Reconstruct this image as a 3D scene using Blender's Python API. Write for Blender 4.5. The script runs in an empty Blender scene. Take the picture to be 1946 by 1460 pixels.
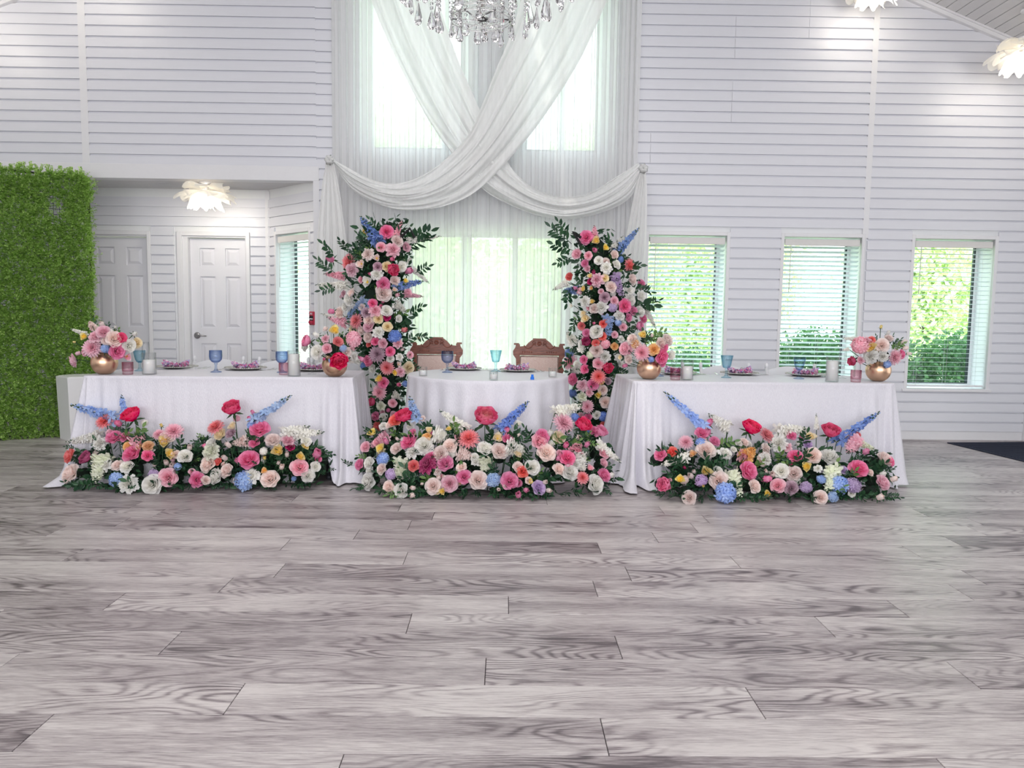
import bpy, math, random
from mathutils import Vector, Matrix, Euler
random.seed(7)
R_ = random.Random(11)
pi = math.pi
sc = bpy.context.scene
COL = sc.collection

# ------------------------------------------------------------------ camera, world, sun, exposure
FPX = 1462.0; CXP, CYP = 973.0, 730.0; CAMH = 1.22
_p = math.atan(132 / FPX); _r = .0135; _y = .011
FWD = Vector((math.sin(_y) * math.cos(_p), math.cos(_y) * math.cos(_p), -math.sin(_p)))
_r0 = Vector((math.cos(_y), -math.sin(_y), 0)); _u0 = _r0.cross(FWD)
RGT = math.cos(_r) * _r0 + math.sin(_r) * _u0
UPV = -math.sin(_r) * _r0 + math.cos(_r) * _u0
CAMP = Vector((0, 0, CAMH))
cam = bpy.data.cameras.new('camera'); cam.sensor_width = 36; cam.lens = FPX / 1946 * 36
cam.clip_start = .05; cam.clip_end = 300
co = bpy.data.objects.new('camera', cam); COL.objects.link(co)
co.matrix_world = Matrix(((RGT.x, UPV.x, -FWD.x, 0), (RGT.y, UPV.y, -FWD.y, 0), (RGT.z, UPV.z, -FWD.z, CAMH), (0, 0, 0, 1)))
sc.camera = co

w = bpy.data.worlds.new('World'); sc.world = w; w.use_nodes = True
bg = w.node_tree.nodes['Background']; bg.inputs[0].default_value = (.93, .97, 1, 1); bg.inputs[1].default_value = 4.0
sun = bpy.data.lights.new('sun', 'SUN'); sun.energy = 11.0; sun.angle = .03; sun.color = (1, .95, .85)
so = bpy.data.objects.new('sun', sun); COL.objects.link(so)
so.rotation_euler = Vector((.25, .75, -1.1)).to_track_quat('-Z', 'Y').to_euler()
def area(name, loc, target, sx, sy, e, col=(1, 1, 1)):
    l = bpy.data.lights.new(name, 'AREA'); l.shape = 'RECTANGLE'; l.size = sx; l.size_y = sy; l.energy = e; l.color = col
    o = bpy.data.objects.new(name, l); COL.objects.link(o); o.location = loc
    o.rotation_euler = (Vector(target) - Vector(loc)).to_track_quat('-Z', 'Y').to_euler()
    return o
area('rear_fill_light', (0, -5.5, 2.2), (0, 7, 1.1), 10, 3.8, 560, (.985, .988, 1))  # added soft fill from behind the camera; the rear wall has no windows
area('overhead_fill_light', (-.2, 2.2, 4.9), (-.2, 2.6, 0), 5, 6, 165, (1, .97, .95))  # added overhead fill panel, not one of the hall's own fixtures
area('daylight_from_right_door', (5.3, 5.3, 1.15), (0, 5.6, .9), 2.0, 2.0, 13, (.97, 1, .99))
vs = sc.view_settings; vs.view_transform = 'Standard'; vs.look = 'None'; vs.gamma = 1; vs.exposure = 0; vs.use_curve_mapping = False
cy = sc.cycles; cy.use_denoising = True; cy.max_bounces = 10; cy.diffuse_bounces = 4; cy.glossy_bounces = 4
cy.transmission_bounces = 8; cy.transparent_max_bounces = 24; cy.caustics_reflective = False; cy.caustics_refractive = False
cy.sample_clamp_indirect = 4

def ray(px, py): return FWD + RGT * ((px - CXP) / FPX) + UPV * ((CYP - py) / FPX)
def aty(px, py, Y):
    d = ray(px, py); return CAMP + d * (Y / d.y)
def atz(px, py, Z):
    d = ray(px, py); return CAMP + d * ((Z - CAMH) / d.z)

# ------------------------------------------------------------------ helpers
def lerp(a, b, t): return a + (b - a) * t
def tag(o, label=None, cat=None, group=None, kind=None):
    if label: o['label'] = label
    if cat: o['category'] = cat
    if group: o['group'] = group
    if kind: o['kind'] = kind
    return o
def empty(name, loc=(0, 0, 0), rz=0, label=None, cat=None, group=None):
    o = bpy.data.objects.new(name, None); COL.objects.link(o); o.location = loc; o.rotation_euler = (0, 0, rz)
    o.empty_display_size = .1
    return tag(o, label, cat, group)
def put(name, me, parent=None, loc=(0, 0, 0), rot=(0, 0, 0), scale=(1, 1, 1)):
    o = bpy.data.objects.new(name, me); COL.objects.link(o); o.parent = parent
    o.location = loc; o.rotation_euler = rot; o.scale = scale
    return o
def children(o): return [c for c in bpy.data.objects if c.parent == o]
def copy_tree(o, kids, parent=None):
    c = o.copy(); COL.objects.link(c); c.parent = parent
    for k in kids.get(o.name, []): copy_tree(k, kids, c)
    return c
def kidmap():
    d = {}
    for o in bpy.data.objects:
        if o.parent: d.setdefault(o.parent.name, []).append(o)
    return d

class MB:
    def __init__(s): s.v = []; s.f = []; s.m = []; s.c = []
    def add(s, vs, fs, mi=0, cols=None):
        b = len(s.v); s.v += [tuple(x) for x in vs]
        s.c += cols if cols else [(0.5, .5)] * len(vs)
        for f in fs: s.f.append([b + i for i in f]); s.m.append(mi)
    def box(s, a, b, mi=0, bev=0):
        x0, y0, z0 = a; x1, y1, z1 = b
        if bev:
            e = bev
            pr = [(x0 + e, y0), (x1 - e, y0), (x1, y0 + e), (x1, y1 - e), (x1 - e, y1), (x0 + e, y1), (x0, y1 - e), (x0, y0 + e)]
            cx, cy_ = (x0 + x1) / 2, (y0 + y1) / 2
            def ins(p): return (p[0] + (e if p[0] < cx else -e) * (1 if abs(p[0] - cx) > (x1 - x0) / 2 - e * .5 else .4), p[1] + (e if p[1] < cy_ else -e) * (1 if abs(p[1] - cy_) > (y1 - y0) / 2 - e * .5 else .4))
            pi_ = [ins(p) for p in pr]
            V = [(p[0], p[1], z0) for p in pi_] + [(p[0], p[1], z0 + e) for p in pr] + [(p[0], p[1], z1 - e) for p in pr] + [(p[0], p[1], z1) for p in pi_]
            F = [list(range(7, -1, -1)), list(range(24, 32))]
            for k in range(3):
                for i in range(8):
                    j = (i + 1) % 8; F.append([k * 8 + i, k * 8 + j, k * 8 + 8 + j, k * 8 + 8 + i])
            s.add(V, F, mi); return
        V = [(x0, y0, z0), (x1, y0, z0), (x1, y1, z0), (x0, y1, z0), (x0, y0, z1), (x1, y0, z1), (x1, y1, z1), (x0, y1, z1)]
        s.add(V, [(3, 2, 1, 0), (4, 5, 6, 7), (0, 1, 5, 4), (1, 2, 6, 5), (2, 3, 7, 6), (3, 0, 4, 7)], mi)
    def extr(s, prof, axis, a, b, mi=0):
        """profile polygon (list of 2D) pushed from a to b along axis"""
        n = len(prof); V = []
        for t in (a, b):
            for (p, q) in prof:
                V.append((t, p, q) if axis == 'x' else (p, t, q) if axis == 'y' else (p, q, t))
        F = [[i, (i + 1) % n, n + (i + 1) % n, n + i] for i in range(n)] + [list(range(n))[::-1], list(range(n, 2 * n))]
        s.add(V, F, mi)
    def lathe(s, prof, seg=24, mi=0, c=(0, 0, 0), rib=0, ribn=0, flat=1):
        V = []; F = []; n = len(prof)
        for j in range(seg):
            a = 2 * pi * j / seg; k = 1 + (rib * math.cos(ribn * a) if rib else 0)
            for i, (r, z) in enumerate(prof): V.append((c[0] + r * k * math.cos(a), c[1] + r * k * flat * math.sin(a), c[2] + z))
        for j in range(seg):
            j2 = (j + 1) % seg
            for i in range(n - 1): F.append((j * n + i, j2 * n + i, j2 * n + i + 1, j * n + i + 1))
        s.add(V, F, mi)
    def tube(s, pts, r, seg=6, mi=0, cap=True):
        pts = [Vector(p) for p in pts]; n = len(pts); V = []; F = []
        rs = r if isinstance(r, (list, tuple)) else [r] * n
        for i, p in enumerate(pts):
            d = (pts[min(i + 1, n - 1)] - pts[max(i - 1, 0)]).normalized()
            a = d.cross(Vector((0, 0, 1)) if abs(d.z) < .9 else Vector((1, 0, 0))).normalized(); b = d.cross(a)
            for j in range(seg):
                t = 2 * pi * j / seg; V.append(p + (a * math.cos(t) + b * math.sin(t)) * rs[i])
        for i in range(n - 1):
            for j in range(seg):
                j2 = (j + 1) % seg; F.append((i * seg + j, i * seg + j2, (i + 1) * seg + j2, (i + 1) * seg + j))
        if cap: F += [tuple(range(seg))[::-1], tuple(range((n - 1) * seg, n * seg))]
        s.add(V, F, mi)
    def grid(s, fn, nu, nv, mi=0, wrap=False, cols=None):
        V = []; F = []; C = []
        for i in range(nu + (0 if wrap else 1)):
            for j in range(nv + 1): V.append(fn(i / nu, j / nv))
        m = nv + 1; N = nu if wrap else nu + 1
        for i in range(nu):
            i2 = (i + 1) % N
            for j in range(nv): F.append((i * m + j, i2 * m + j, i2 * m + j + 1, i * m + j + 1))
        s.add(V, F, mi)
    def blob(s, c, rx, ry, rz, nu=10, nv=6, mi=0):
        def fn(u, v):
            a = u * 2 * pi; b = (v - .5) * pi
            return (c[0] + rx * math.cos(a) * math.cos(b), c[1] + ry * math.sin(a) * math.cos(b), c[2] + rz * math.sin(b))
        s.grid(fn, nu, nv, mi, wrap=True)
    def xf(s, M):
        s.v = [tuple(M @ Vector(p)) for p in s.v]; return s
    def mesh(s, name, mats, smooth=True, col=False):
        me = bpy.data.meshes.new(name); me.from_pydata(s.v, [], s.f)
        for m in (mats if isinstance(mats, (list, tuple)) else [mats]): me.materials.append(m)
        me.polygons.foreach_set('material_index', s.m)
        me.polygons.foreach_set('use_smooth', [smooth] * len(s.f))
        if col:
            at = me.color_attributes.new('Col', 'FLOAT_COLOR', 'POINT'); fl = []
            for a in s.c: fl += [a[0], a[1], 0, 1]
            at.data.foreach_set('color', fl)
        me.update(); return me
    def build(s, name, mats, parent=None, smooth=True, loc=(0, 0, 0), rot=(0, 0, 0), kind=None):
        o = put(name, s.mesh(name, mats, smooth), parent, loc, rot)
        if kind: o['kind'] = kind
        return o
def one(name, a, b, mat, parent=None, bev=0, **k):
    m = MB(); m.box(a, b, bev=bev); return m.build(name, mat, parent, smooth=False, **k)

# ------------------------------------------------------------------ materials
class NT:
    def __init__(s, name):
        s.m = bpy.data.materials.new(name); s.m.use_nodes = True; s.t = s.m.node_tree
        s.b = s.t.nodes['Principled BSDF']; s.out = s.t.nodes['Material Output']
    def n(s, ty, props=None, **ins):
        nd = s.t.nodes.new(ty)
        for k, v in (props or {}).items(): setattr(nd, k, v)
        for k, v in ins.items():
            key = k.replace('_', ' ')
            if k[0] == 'i' and k[1:].isdigit(): key = int(k[1:])
            s.set(nd.inputs[key], v)
        return nd
    def set(s, sock, v):
        if isinstance(v, bpy.types.NodeSocket): s.t.links.new(v, sock)
        elif isinstance(v, bpy.types.Node): s.t.links.new(v.outputs[0], sock)
        else: sock.default_value = v
    def bs(s, **k):
        for a, v in k.items(): s.set(s.b.inputs[a.replace('_', ' ')], v)
    def math(s, op, a, b=0., c=0.): return s.n('ShaderNodeMath', {'operation': op}, i0=a, i1=b, i2=c).outputs[0]
    def mix(s, f, a, b):
        nd = s.n('ShaderNodeMix', {'data_type': 'RGBA'}); s.set(nd.inputs[0], f); s.set(nd.inputs[6], a); s.set(nd.inputs[7], b); return nd.outputs[2]
    def ramp(s, f, stops):
        nd = s.n('ShaderNodeValToRGB', i0=f); e = nd.color_ramp.elements
        while len(e) < len(stops): e.new(.5)
        for q, (p, c) in zip(e, stops): q.position = p; q.color = tuple(c) + (1,)
        return nd.outputs[0]
    def noise(s, vec, scale, detail=2, rough=.5): return s.n('ShaderNodeTexNoise', Vector=vec, Scale=scale, Detail=detail, Roughness=rough).outputs[0]
    def bump(s, h, strength=.2, dist=.01): s.set(s.b.inputs['Normal'], s.n('ShaderNodeBump', Height=h, Strength=strength, Distance=dist).outputs[0])
    def obj(s): return s.n('ShaderNodeTexCoord').outputs['Object']
def c4(c): return tuple(c) + (1,)
def plain(name, col, rough=.5, metal=0, spec=.5, var=0., scale=30, bump=0., **k):
    t = NT(name); t.bs(Roughness=rough, Metallic=metal); t.b.inputs['Specular IOR Level'].default_value = spec
    if var or bump:
        f = t.noise(t.obj(), scale, 3)
        t.bs(Base_Color=t.mix(f, c4([x * (1 - var) for x in col]), c4([min(1, x * (1 + var)) for x in col])))
        if bump: t.bump(f, bump, .004)
    else: t.bs(Base_Color=c4(col))
    for a, v in k.items(): t.b.inputs[a.replace('_', ' ')].default_value = v
    return t.m
def thin(name, col, gloss=.9):
    t = NT(name); g = t.n('ShaderNodeBsdfGlossy', Color=(gloss, gloss, gloss, 1), Roughness=.03)
    fr = t.n('ShaderNodeLayerWeight', Blend=.5).outputs[1]                # glass seen edge-on is thicker, so more tinted
    tr = t.n('ShaderNodeBsdfTransparent', Color=t.mix(t.math('POWER', fr, 1.5), c4(col), c4([x ** 5 * .85 for x in col])))
    mx = t.n('ShaderNodeMixShader', i0=t.math('MULTIPLY_ADD', t.math('POWER', fr, 4.), .45, .025), i1=tr, i2=g)
    t.t.links.new(mx.outputs[0], t.out.inputs[0]); return t.m
def glass(name, col, rough=.02, ior=1.45):
    t = NT(name); t.bs(Base_Color=c4(col), Roughness=rough, IOR=ior); t.b.inputs['Transmission Weight'].default_value = 1
    return t.m
def sheer(name, col, opacity, trans=.45):
    t = NT(name)
    d = t.n('ShaderNodeBsdfDiffuse', Color=c4(col)); tl = t.n('ShaderNodeBsdfTranslucent', Color=c4(col))
    a = t.n('ShaderNodeMixShader', i0=trans, i1=d, i2=tl)
    tr = t.n('ShaderNodeBsdfTransparent', Color=(1, 1, 1, 1))
    uv = t.n('ShaderNodeMapping', Vector=t.obj(), Scale=(34, 34, .35)).outputs[0]; thread = t.noise(uv, 1, 2)
    op = t.math('MULTIPLY_ADD', thread, .2, opacity - .1)
    mx = t.n('ShaderNodeMixShader', i0=op, i1=tr, i2=a)
    t.t.links.new(mx.outputs[0], t.out.inputs[0]); return t.m
def petal_mat(name, outer, inner, tip=None):
    t = NT(name); at = t.n('ShaderNodeAttribute', {'attribute_name': 'Col'})
    sp = t.n('ShaderNodeSeparateColor', i0=at.outputs['Color'])
    c = t.mix(sp.outputs[1], c4(inner), c4(outer))
    c = t.mix(t.math('MULTIPLY', t.math('POWER', sp.outputs[0], 2.5), .55), c, c4(tip or [x * .72 + .24 for x in outer]))
    oi = t.n('ShaderNodeObjectInfo')
    hv = t.n('ShaderNodeHueSaturation', Hue=t.math('MULTIPLY_ADD', oi.outputs['Random'], .014, .493), Saturation=t.math('MULTIPLY_ADD', oi.outputs['Random'], .2, .92), Value=t.math('MULTIPLY_ADD', oi.outputs['Random'], .16, .98), Color=c)
    d = t.n('ShaderNodeBsdfDiffuse', Color=hv.outputs[0]); tl = t.n('ShaderNodeBsdfTranslucent', Color=hv.outputs[0])
    a = t.n('ShaderNodeMixShader', i0=.30, i1=d, i2=tl)
    t.t.links.new(a.outputs[0], t.out.inputs[0]); return t.m

M = {}
def siding_mat(name, col):
    t = NT(name); o = t.obj()
    mp = t.n('ShaderNodeMapping', Vector=o, Scale=(1.2, 1, 40))
    f = t.noise(mp.outputs[0], 3, 3)
    oi = t.n('ShaderNodeObjectInfo')
    c = t.mix(f, c4([x * .97 for x in col]), c4([min(1, x * 1.03) for x in col]))
    t.bs(Base_Color=c, Roughness=.38); t.bump(f, .06, .003); return t.m
M['siding'] = siding_mat('white_vinyl_siding', (.735, .738, .79))
M['trim'] = plain('white_trim', (.78, .775, .80), .4, var=.02)
M['wall'] = plain('wall_backing', (.6, .6, .64), .6, var=.03)
M['reveal'] = plain('white_jamb', (.8, .81, .83), .45, var=.02)
M['ceil'] = siding_mat('white_ceiling_board', (.64, .63, .64))
M['door'] = plain('white_door_paint', (.77, .765, .81), .38, var=.015, scale=60)
M['steel'] = plain('brushed_steel', (.42, .41, .42), .32, 1, var=.08)
M['silver'] = plain('silver_cutlery', (.75, .74, .72), .2, 1, var=.03)
M['gasket'] = plain('dark_window_gasket', (.03, .045, .05), .5, var=.1)
M['slat'] = (lambda: (lambda t: (t.bs(Base_Color=(.86, .9, .9, 1), Roughness=.4), t.t.links.new(t.n('ShaderNodeMixShader', i0=.65, i1=t.b.outputs[0], i2=t.n('ShaderNodeBsdfTranslucent', Color=(.9, .96, .97, 1))).outputs[0], t.out.inputs[0]), t.m)[-1])(NT('blind_slat')))()
M['blindhead'] = plain('blind_valance', (.72, .7, .68), .45, var=.03)
def pane_mat():
    t = NT('window_glass'); tr = t.n('ShaderNodeBsdfTransparent', Color=(.925, .995, .99, 1)); g = t.n('ShaderNodeBsdfGlossy', Color=(1, 1, 1, 1), Roughness=.02)
    mx = t.n('ShaderNodeMixShader', i0=.02, i1=tr, i2=g); t.t.links.new(mx.outputs[0], t.out.inputs[0]); return t.m
M['pane'] = pane_mat()
M['sheer'] = sheer('sheer_curtain', (.95, .95, .95), .85, .45)
M['swag'] = sheer('chiffon_scarf', (.93, .93, .925), .86, .2)
def cloth_mat():
    t = NT('shimmer_tablecloth'); o = t.obj()
    mp = t.n('ShaderNodeMapping', Vector=o, Scale=(220, 220, 60)); f = t.noise(mp.outputs[0], 1, 2, .7)
    t.bs(Base_Color=t.mix(f, (.64, .625, .70, 1), (.86, .845, .90, 1)), Roughness=.36); t.bump(f, .5, .006)
    t.b.inputs['Sheen Weight'].default_value = .3; return t.m
M['cloth'] = cloth_mat()
M['white_plastic'] = plain('white_plastic', (.82, .82, .85), .4, var=.02)
M['plinth'] = plain('white_plinth_paint', (.8, .8, .81), .45, var=.02)
M['copper'] = plain('rose_gold_metal', (.86, .56, .38), .30, 1, var=.05, scale=6)
M['black'] = plain('black_metal', (.012, .012, .014), .5, var=.2)
M['legm'] = plain('grey_table_leg', (.10, .105, .13), .45, .5, var=.1)
M['tabletop'] = plain('grey_plastic_top', (.45, .45, .46), .6, var=.05)
M['glass'] = thin('clear_glass', (.992, .995, .995)); M['crystal'] = glass('crystal', (1, .99, 1), 0, 1.6)
M['pinkglass'] = thin('pink_glass', (.96, .84, .875)); M['blueglass'] = thin('blue_glass', (.80, .855, .945)); M['aquaglass'] = thin('aqua_glass', (.83, .93, .965))
M['blueglass2'] = thin('blue_fading_glass', (.87, .925, .98))
M['wax'] = plain('white_wax', (.95, .94, .92), .5, var=.02); M['wax'].node_tree.nodes['Principled BSDF'].inputs['Subsurface Weight'].default_value = .15
M['wick'] = plain('wick', (.03, .03, .03), .9, var=.2)
M['charger'] = plain('grey_charger', (.33, .33, .31), .35, .6, var=.1)
M['bead'] = plain('silver_bead', (.6, .59, .55), .25, .8, var=.05)
def napkin_mat():
    t = NT('floral_napkin'); v = t.n('ShaderNodeTexVoronoi', Vector=t.obj(), Scale=75)
    t.bs(Base_Color=t.ramp(t.n('ShaderNodeSeparateColor', i0=v.outputs['Color']).outputs[0], [(0, (.45, .05, .2)), (.3, (.75, .3, .5)), (.5, (.85, .78, .85)), (.7, (.2, .1, .3)), (.85, (.45, .4, .7)), (1, (.85, .5, .6))]), Roughness=.8); return t.m
M['napkin'] = napkin_mat()
def wood_mat():
    t = NT('carved_mahogany'); mp = t.n('ShaderNodeMapping', Vector=t.obj(), Scale=(4, 4, 22)); f = t.noise(mp.outputs[0], 4, 4)
    t.bs(Base_Color=t.ramp(f, [(.25, (.13, .034, .02)), (.75, (.34, .11, .07))]), Roughness=.35); t.bump(f, .15, .003); return t.m
M['wood'] = wood_mat()
def damask_mat():
    t = NT('pink_damask'); o = t.obj(); a = t.noise(o, 9, 2)
    d = t.n('ShaderNodeVectorMath', {'operation': 'MULTIPLY_ADD'}, i0=t.n('ShaderNodeTexNoise', Vector=o, Scale=10.).outputs[1], i1=(.25, .25, .25), i2=o)
    v = t.n('ShaderNodeTexVoronoi', {'feature': 'DISTANCE_TO_EDGE'}, Vector=d.outputs[0], Scale=14)
    t.bs(Base_Color=t.ramp(t.math('SINE', t.math('MULTIPLY', v.outputs[0], 45.)), [(.3, (.72, .52, .47)), (.7, (.82, .66, .6))]), Roughness=.7); return t.m
M['damask'] = damask_mat()
def leaf_mat(name, a, b, tr=.2, rough=.4):
    t = NT(name); oi = t.n('ShaderNodeObjectInfo'); g = t.n('ShaderNodeNewGeometry')
    f = t.math('FRACT', t.math('ADD', oi.outputs['Random'], g.outputs['Random Per Island']))
    c = t.mix(f, c4(a), c4(b)); t.bs(Base_Color=c, Roughness=rough)
    mx = t.n('ShaderNodeMixShader', i0=tr, i1=t.b.outputs[0], i2=t.n('ShaderNodeBsdfTranslucent', Color=c)); t.t.links.new(mx.outputs[0], t.out.inputs[0]); return t.m
M['leaf'] = leaf_mat('floral_leaf', (.008, .04, .022), (.04, .12, .05))
M['leafl'] = leaf_mat('light_floral_leaf', (.08, .2, .05), (.2, .32, .1))
M['hedge'] = leaf_mat('boxwood_leaf', (.20, .40, .05), (.62, .84, .28), .45)
M['tree'] = leaf_mat('tree_leaf', (.52, .66, .32), (.82, .9, .60), .5)
M['shrub'] = leaf_mat('shrub_leaf', (.04, .15, .05), (.16, .36, .12), .3)
M['bark'] = plain('bark', (.16, .13, .1), .9, var=.4, scale=14, bump=.4)
M['stem'] = plain('flower_stem', (.03, .08, .03), .6, var=.3)
M['foam'] = plain('dark_depth_base', (.008, .02, .012), .95, var=.3, scale=40, bump=.5)  # near-black colour puts shaded depth into the gaps between flowers
M['mat'] = plain('black_doormat', (.013, .018, .04), .95, var=.5, scale=160, bump=.6)
M['bluetab'] = plain('blue_plastic', (.01, .17, .75), .4, var=.05)
M['red'] = plain('alarm_red', (.5, .008, .05), .35, var=.06); M['ink'] = plain('white_ink', (.9, .85, .87), .5, var=.02); M['dark'] = plain('alarm_black', (.01, .01, .014), .35, var=.1)
M['bounce_ground'] = plain('bounce_ground', (.45, .5, .36), .9, var=.3, scale=6)  # ground colour lightened so it bounces daylight up to the blind slats
def lamp_mat(name, e):
    t = NT(name); d = t.n('ShaderNodeBsdfDiffuse', Color=(.9, .88, .84, 1)); tl = t.n('ShaderNodeBsdfTranslucent', Color=(.95, .92, .86, 1))
    a = t.n('ShaderNodeMixShader', i0=.5, i1=d, i2=tl)
    em = t.n('ShaderNodeEmission', Color=(1, .95, .86, 1), Strength=e); s = t.n('ShaderNodeAddShader', i0=a, i1=em)
    t.t.links.new(s.outputs[0], t.out.inputs[0]); return t.m
M['shade'] = lamp_mat('lamp_shade_fabric', .12); M['shadelit'] = lamp_mat('lit_lamp_shade_fabric', .75)
M['bulb'] = lamp_mat('lit_bulb', 6)
def floor_mat():
    t = NT('grey_oak_plank'); o = t.obj(); oi = t.n('ShaderNodeObjectInfo'); rnd = oi.outputs['Random']
    off = t.n('ShaderNodeCombineXYZ', X=t.math('MULTIPLY', rnd, 91.), Y=t.math('MULTIPLY', rnd, 37.), Z=t.math('MULTIPLY', rnd, 53.))
    p = t.n('ShaderNodeVectorMath', {'operation': 'ADD'}, i0=o, i1=off.outputs[0]).outputs[0]
    mp = lambda sx, sy: t.n('ShaderNodeMapping', Vector=p, Scale=(sx, sy, 1)).outputs[0]
    fig = t.noise(mp(1.15, 5.5), 1, 1.5, .45)
    wig = t.noise(mp(9, 60), 1, 2)
    rings = t.math('SINE', t.math('MULTIPLY_ADD', fig, 135., t.math('MULTIPLY', wig, 2.5)))
    rings = t.math('POWER', t.math('MULTIPLY_ADD', rings, .5, .5), 2.2)
    mask = t.n('ShaderNodeMapRange', Value=t.noise(mp(1.6, 3), 1, 2)); mask.inputs[1].default_value = .35; mask.inputs[2].default_value = .68; mask = mask.outputs[0]
    fib = t.noise(mp(13, 210), 1, 3, .7)
    tone = t.noise(mp(1.1, 9), 1, 2)
    knot = t.n('ShaderNodeTexVoronoi', Vector=mp(1.3, 4.2), Scale=1.).outputs[0]
    kn = t.n('ShaderNodeMapRange', Value=knot); kn.inputs[1].default_value = .03; kn.inputs[2].default_value = .16; kn.inputs[3].default_value = .5; kn.inputs[4].default_value = 0.
    d = t.math('MULTIPLY', t.math('MULTIPLY', rings, mask), .6)
    d = t.math('ADD', d, t.math('MULTIPLY', t.math('SUBTRACT', fib, .5), 1.35))
    d = t.math('ADD', d, t.math('MULTIPLY', t.math('SUBTRACT', tone, .5), 1.1))
    d = t.math('ADD', d, kn.outputs[0])
    d = t.math('ADD', d, t.math('MULTIPLY_ADD', t.math('FRACT', t.math('MULTIPLY', rnd, 17.3)), .36, .10))
    t.bs(Base_Color=t.ramp(d, [(0, (.62, .575, .565)), (.35, (.43, .385, .39)), (.7, (.225, .19, .20)), (1, (.10, .082, .09))]), Roughness=t.math('MULTIPLY_ADD', fib, .15, .30))
    t.bump(t.math('SUBTRACT', 1., d), .12, .003); return t.m
M['floor'] = floor_mat(); M['subfloor'] = plain('plank_joint', (.03, .026, .028), .9, var=.1)

# ------------------------------------------------------------------ setting
W = 7.78; PITCH = .1016
def struct(o): o['kind'] = 'structure'; return o
# floor
fl = struct(one('floor', (-6.6, -6, -.06), (6, 8.9, -.006), M['subfloor']))
PL, PW, RY = 1.652, .2025, 2.038
m = MB(); m.box((-PL / 2 + .0012, -PW / 2 + .0012, -.012), (PL / 2 - .0012, PW / 2 - .0012, 0), bev=.0014)
plank_me = m.mesh('plank', M['floor'], smooth=False)
phase = {0: .307, 1: .814, 2: -.05, 3: .4375, 4: (1548, 1172), 5: (966, 1131), 6: (1126, 1103), 7: (1187.5, 1077), 8: (1386, 1056), 9: (1135, 1032), 10: (1240, 1014), 11: (1314, 997)}
prng = random.Random(5)
for k in range(-2, 33):
    y0 = RY + PW * k
    ph = phase.get(k, prng.uniform(0, PL))
    if isinstance(ph, tuple): ph = atz(ph[0], ph[1], 0).x
    half = .9 + (y0 + PW) * .70
    if y0 > 7.5: half = 5.9
    i = math.floor((-half - ph) / PL)
    while ph + i * PL < half:
        put('plank', plank_me, fl, (ph + (i + .5) * PL, y0 + PW / 2, 0), (0, 0, pi if prng.random() < .5 else 0)); i += 1

SPROF = [(.002, 0), (-.022, 0), (-.018, .084), (-.001, .087), (-.001, PITCH), (.002, PITCH)]
_sid = {}
def siding_me(L):
    k = round(L, 3)
    if k not in _sid:
        m = MB(); m.extr(SPROF, 'x', 0, k); _sid[k] = m.mesh('siding_board', M['siding'], smooth=False)
    return _sid[k]
def wall(name, origin, a, x0, x1, z0, z1, ops=(), thick=.3, sz0=.0902, szmax=None, szmin=0, clip=None, split=(), joints=(), boards=True):
    """wall slab with openings in its own frame (x along, -y into the room) + one object per siding board"""
    xs = sorted({x0, x1} | {v for o in ops for v in o[:2]}); zs = sorted({z0, z1} | {v for o in ops for v in o[2:]})
    m = MB()
    for i in range(len(xs) - 1):
        for j in range(len(zs) - 1):
            cx, cz = (xs[i] + xs[i + 1]) / 2, (zs[j] + zs[j + 1]) / 2
            if not any(o[0] < cx < o[1] and o[2] < cz < o[3] for o in ops): m.box((xs[i], 0, zs[j]), (xs[i + 1], thick, zs[j + 1]))
    wl = struct(m.build(name, M['reveal'], smooth=False, loc=origin, rot=(0, 0, a)))
    if not boards: return wl
    z = sz0
    while z + PITCH <= (szmax or z1) + .001:
        if z >= szmin - .02:
            segs = [(x0, x1)]
            if clip: segs = [clip(z + PITCH / 2, x0, x1)]
            for o in list(ops) + list(split):
                p = .032 if len(o) == 4 else 0
                if o[2] - p < z + PITCH - .004 and o[3] + p > z + .004:
                    n = []
                    for s in segs:
                        if o[0] - p > s[0]: n.append((s[0], min(s[1], o[0] - p)))
                        if o[1] + p < s[1]: n.append((max(s[0], o[1] + p), s[1]))
                    segs = [s for s in n if s[1] - s[0] > .01]
            for (jx, ja, jb) in joints:
                if ja < z + .05 < jb: segs = [q for s in segs for q in ([(s[0], jx - .0012), (jx + .0012, s[1])] if s[0] + .05 < jx < s[1] - .05 else [s])]
            for s in segs:
                if s[1] - s[0] > .02: put('siding_board', siding_me(s[1] - s[0]), wl, (s[0], 0, z))
        z += PITCH
    return wl
AP, SL = (-.23, 5.95), .385
def gable(z, x0, x1): return (max(x0, AP[0] - (AP[1] - z) / SL), min(x1, AP[0] + (AP[1] - z) / SL))
WIN = [(1.433, 2.214, .525, 2.032), (2.79, 3.57, .525, 2.032), (4.105, 4.913, .525, 2.032)]
STRIP = (3.575, 3.625)
# right-hand front wall: split in two named walls so that each holds under 300 boards
wr = wall('wall_front_right', (0, W, 0), 0, 1.30, 5.36, 0, 5.2, WIN, .3, szmax=4.75, clip=gable,
          split=[(STRIP[0], STRIP[1], 0, 9, 0)],
          joints=[(2.22, 3.75, 4.12), (2.21, 3.1, 3.55), (2.94, 4.0, 4.4), (1.42, 2.75, 3.06)])
UPW = [(-1.37, -.42, 2.83, 4.6), (.16, .93, 2.83, 4.6)]; LOW = (-.98, .62, .12, 2.03)
wc = wall('wall_front_centre', (0, W, 0), 0, -1.87, 1.30, 0, 5.6, UPW + [LOW], .3, szmax=4.75, clip=gable)
wlft = wall('wall_front_left', (0, W, 0), 0, -6.2, -1.87, 2.62, 5.2, (), .3, sz0=2.638, szmin=2.62, szmax=4.7, clip=gable, split=[(-4.155, -4.095, 0, 9, 0)])
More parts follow.
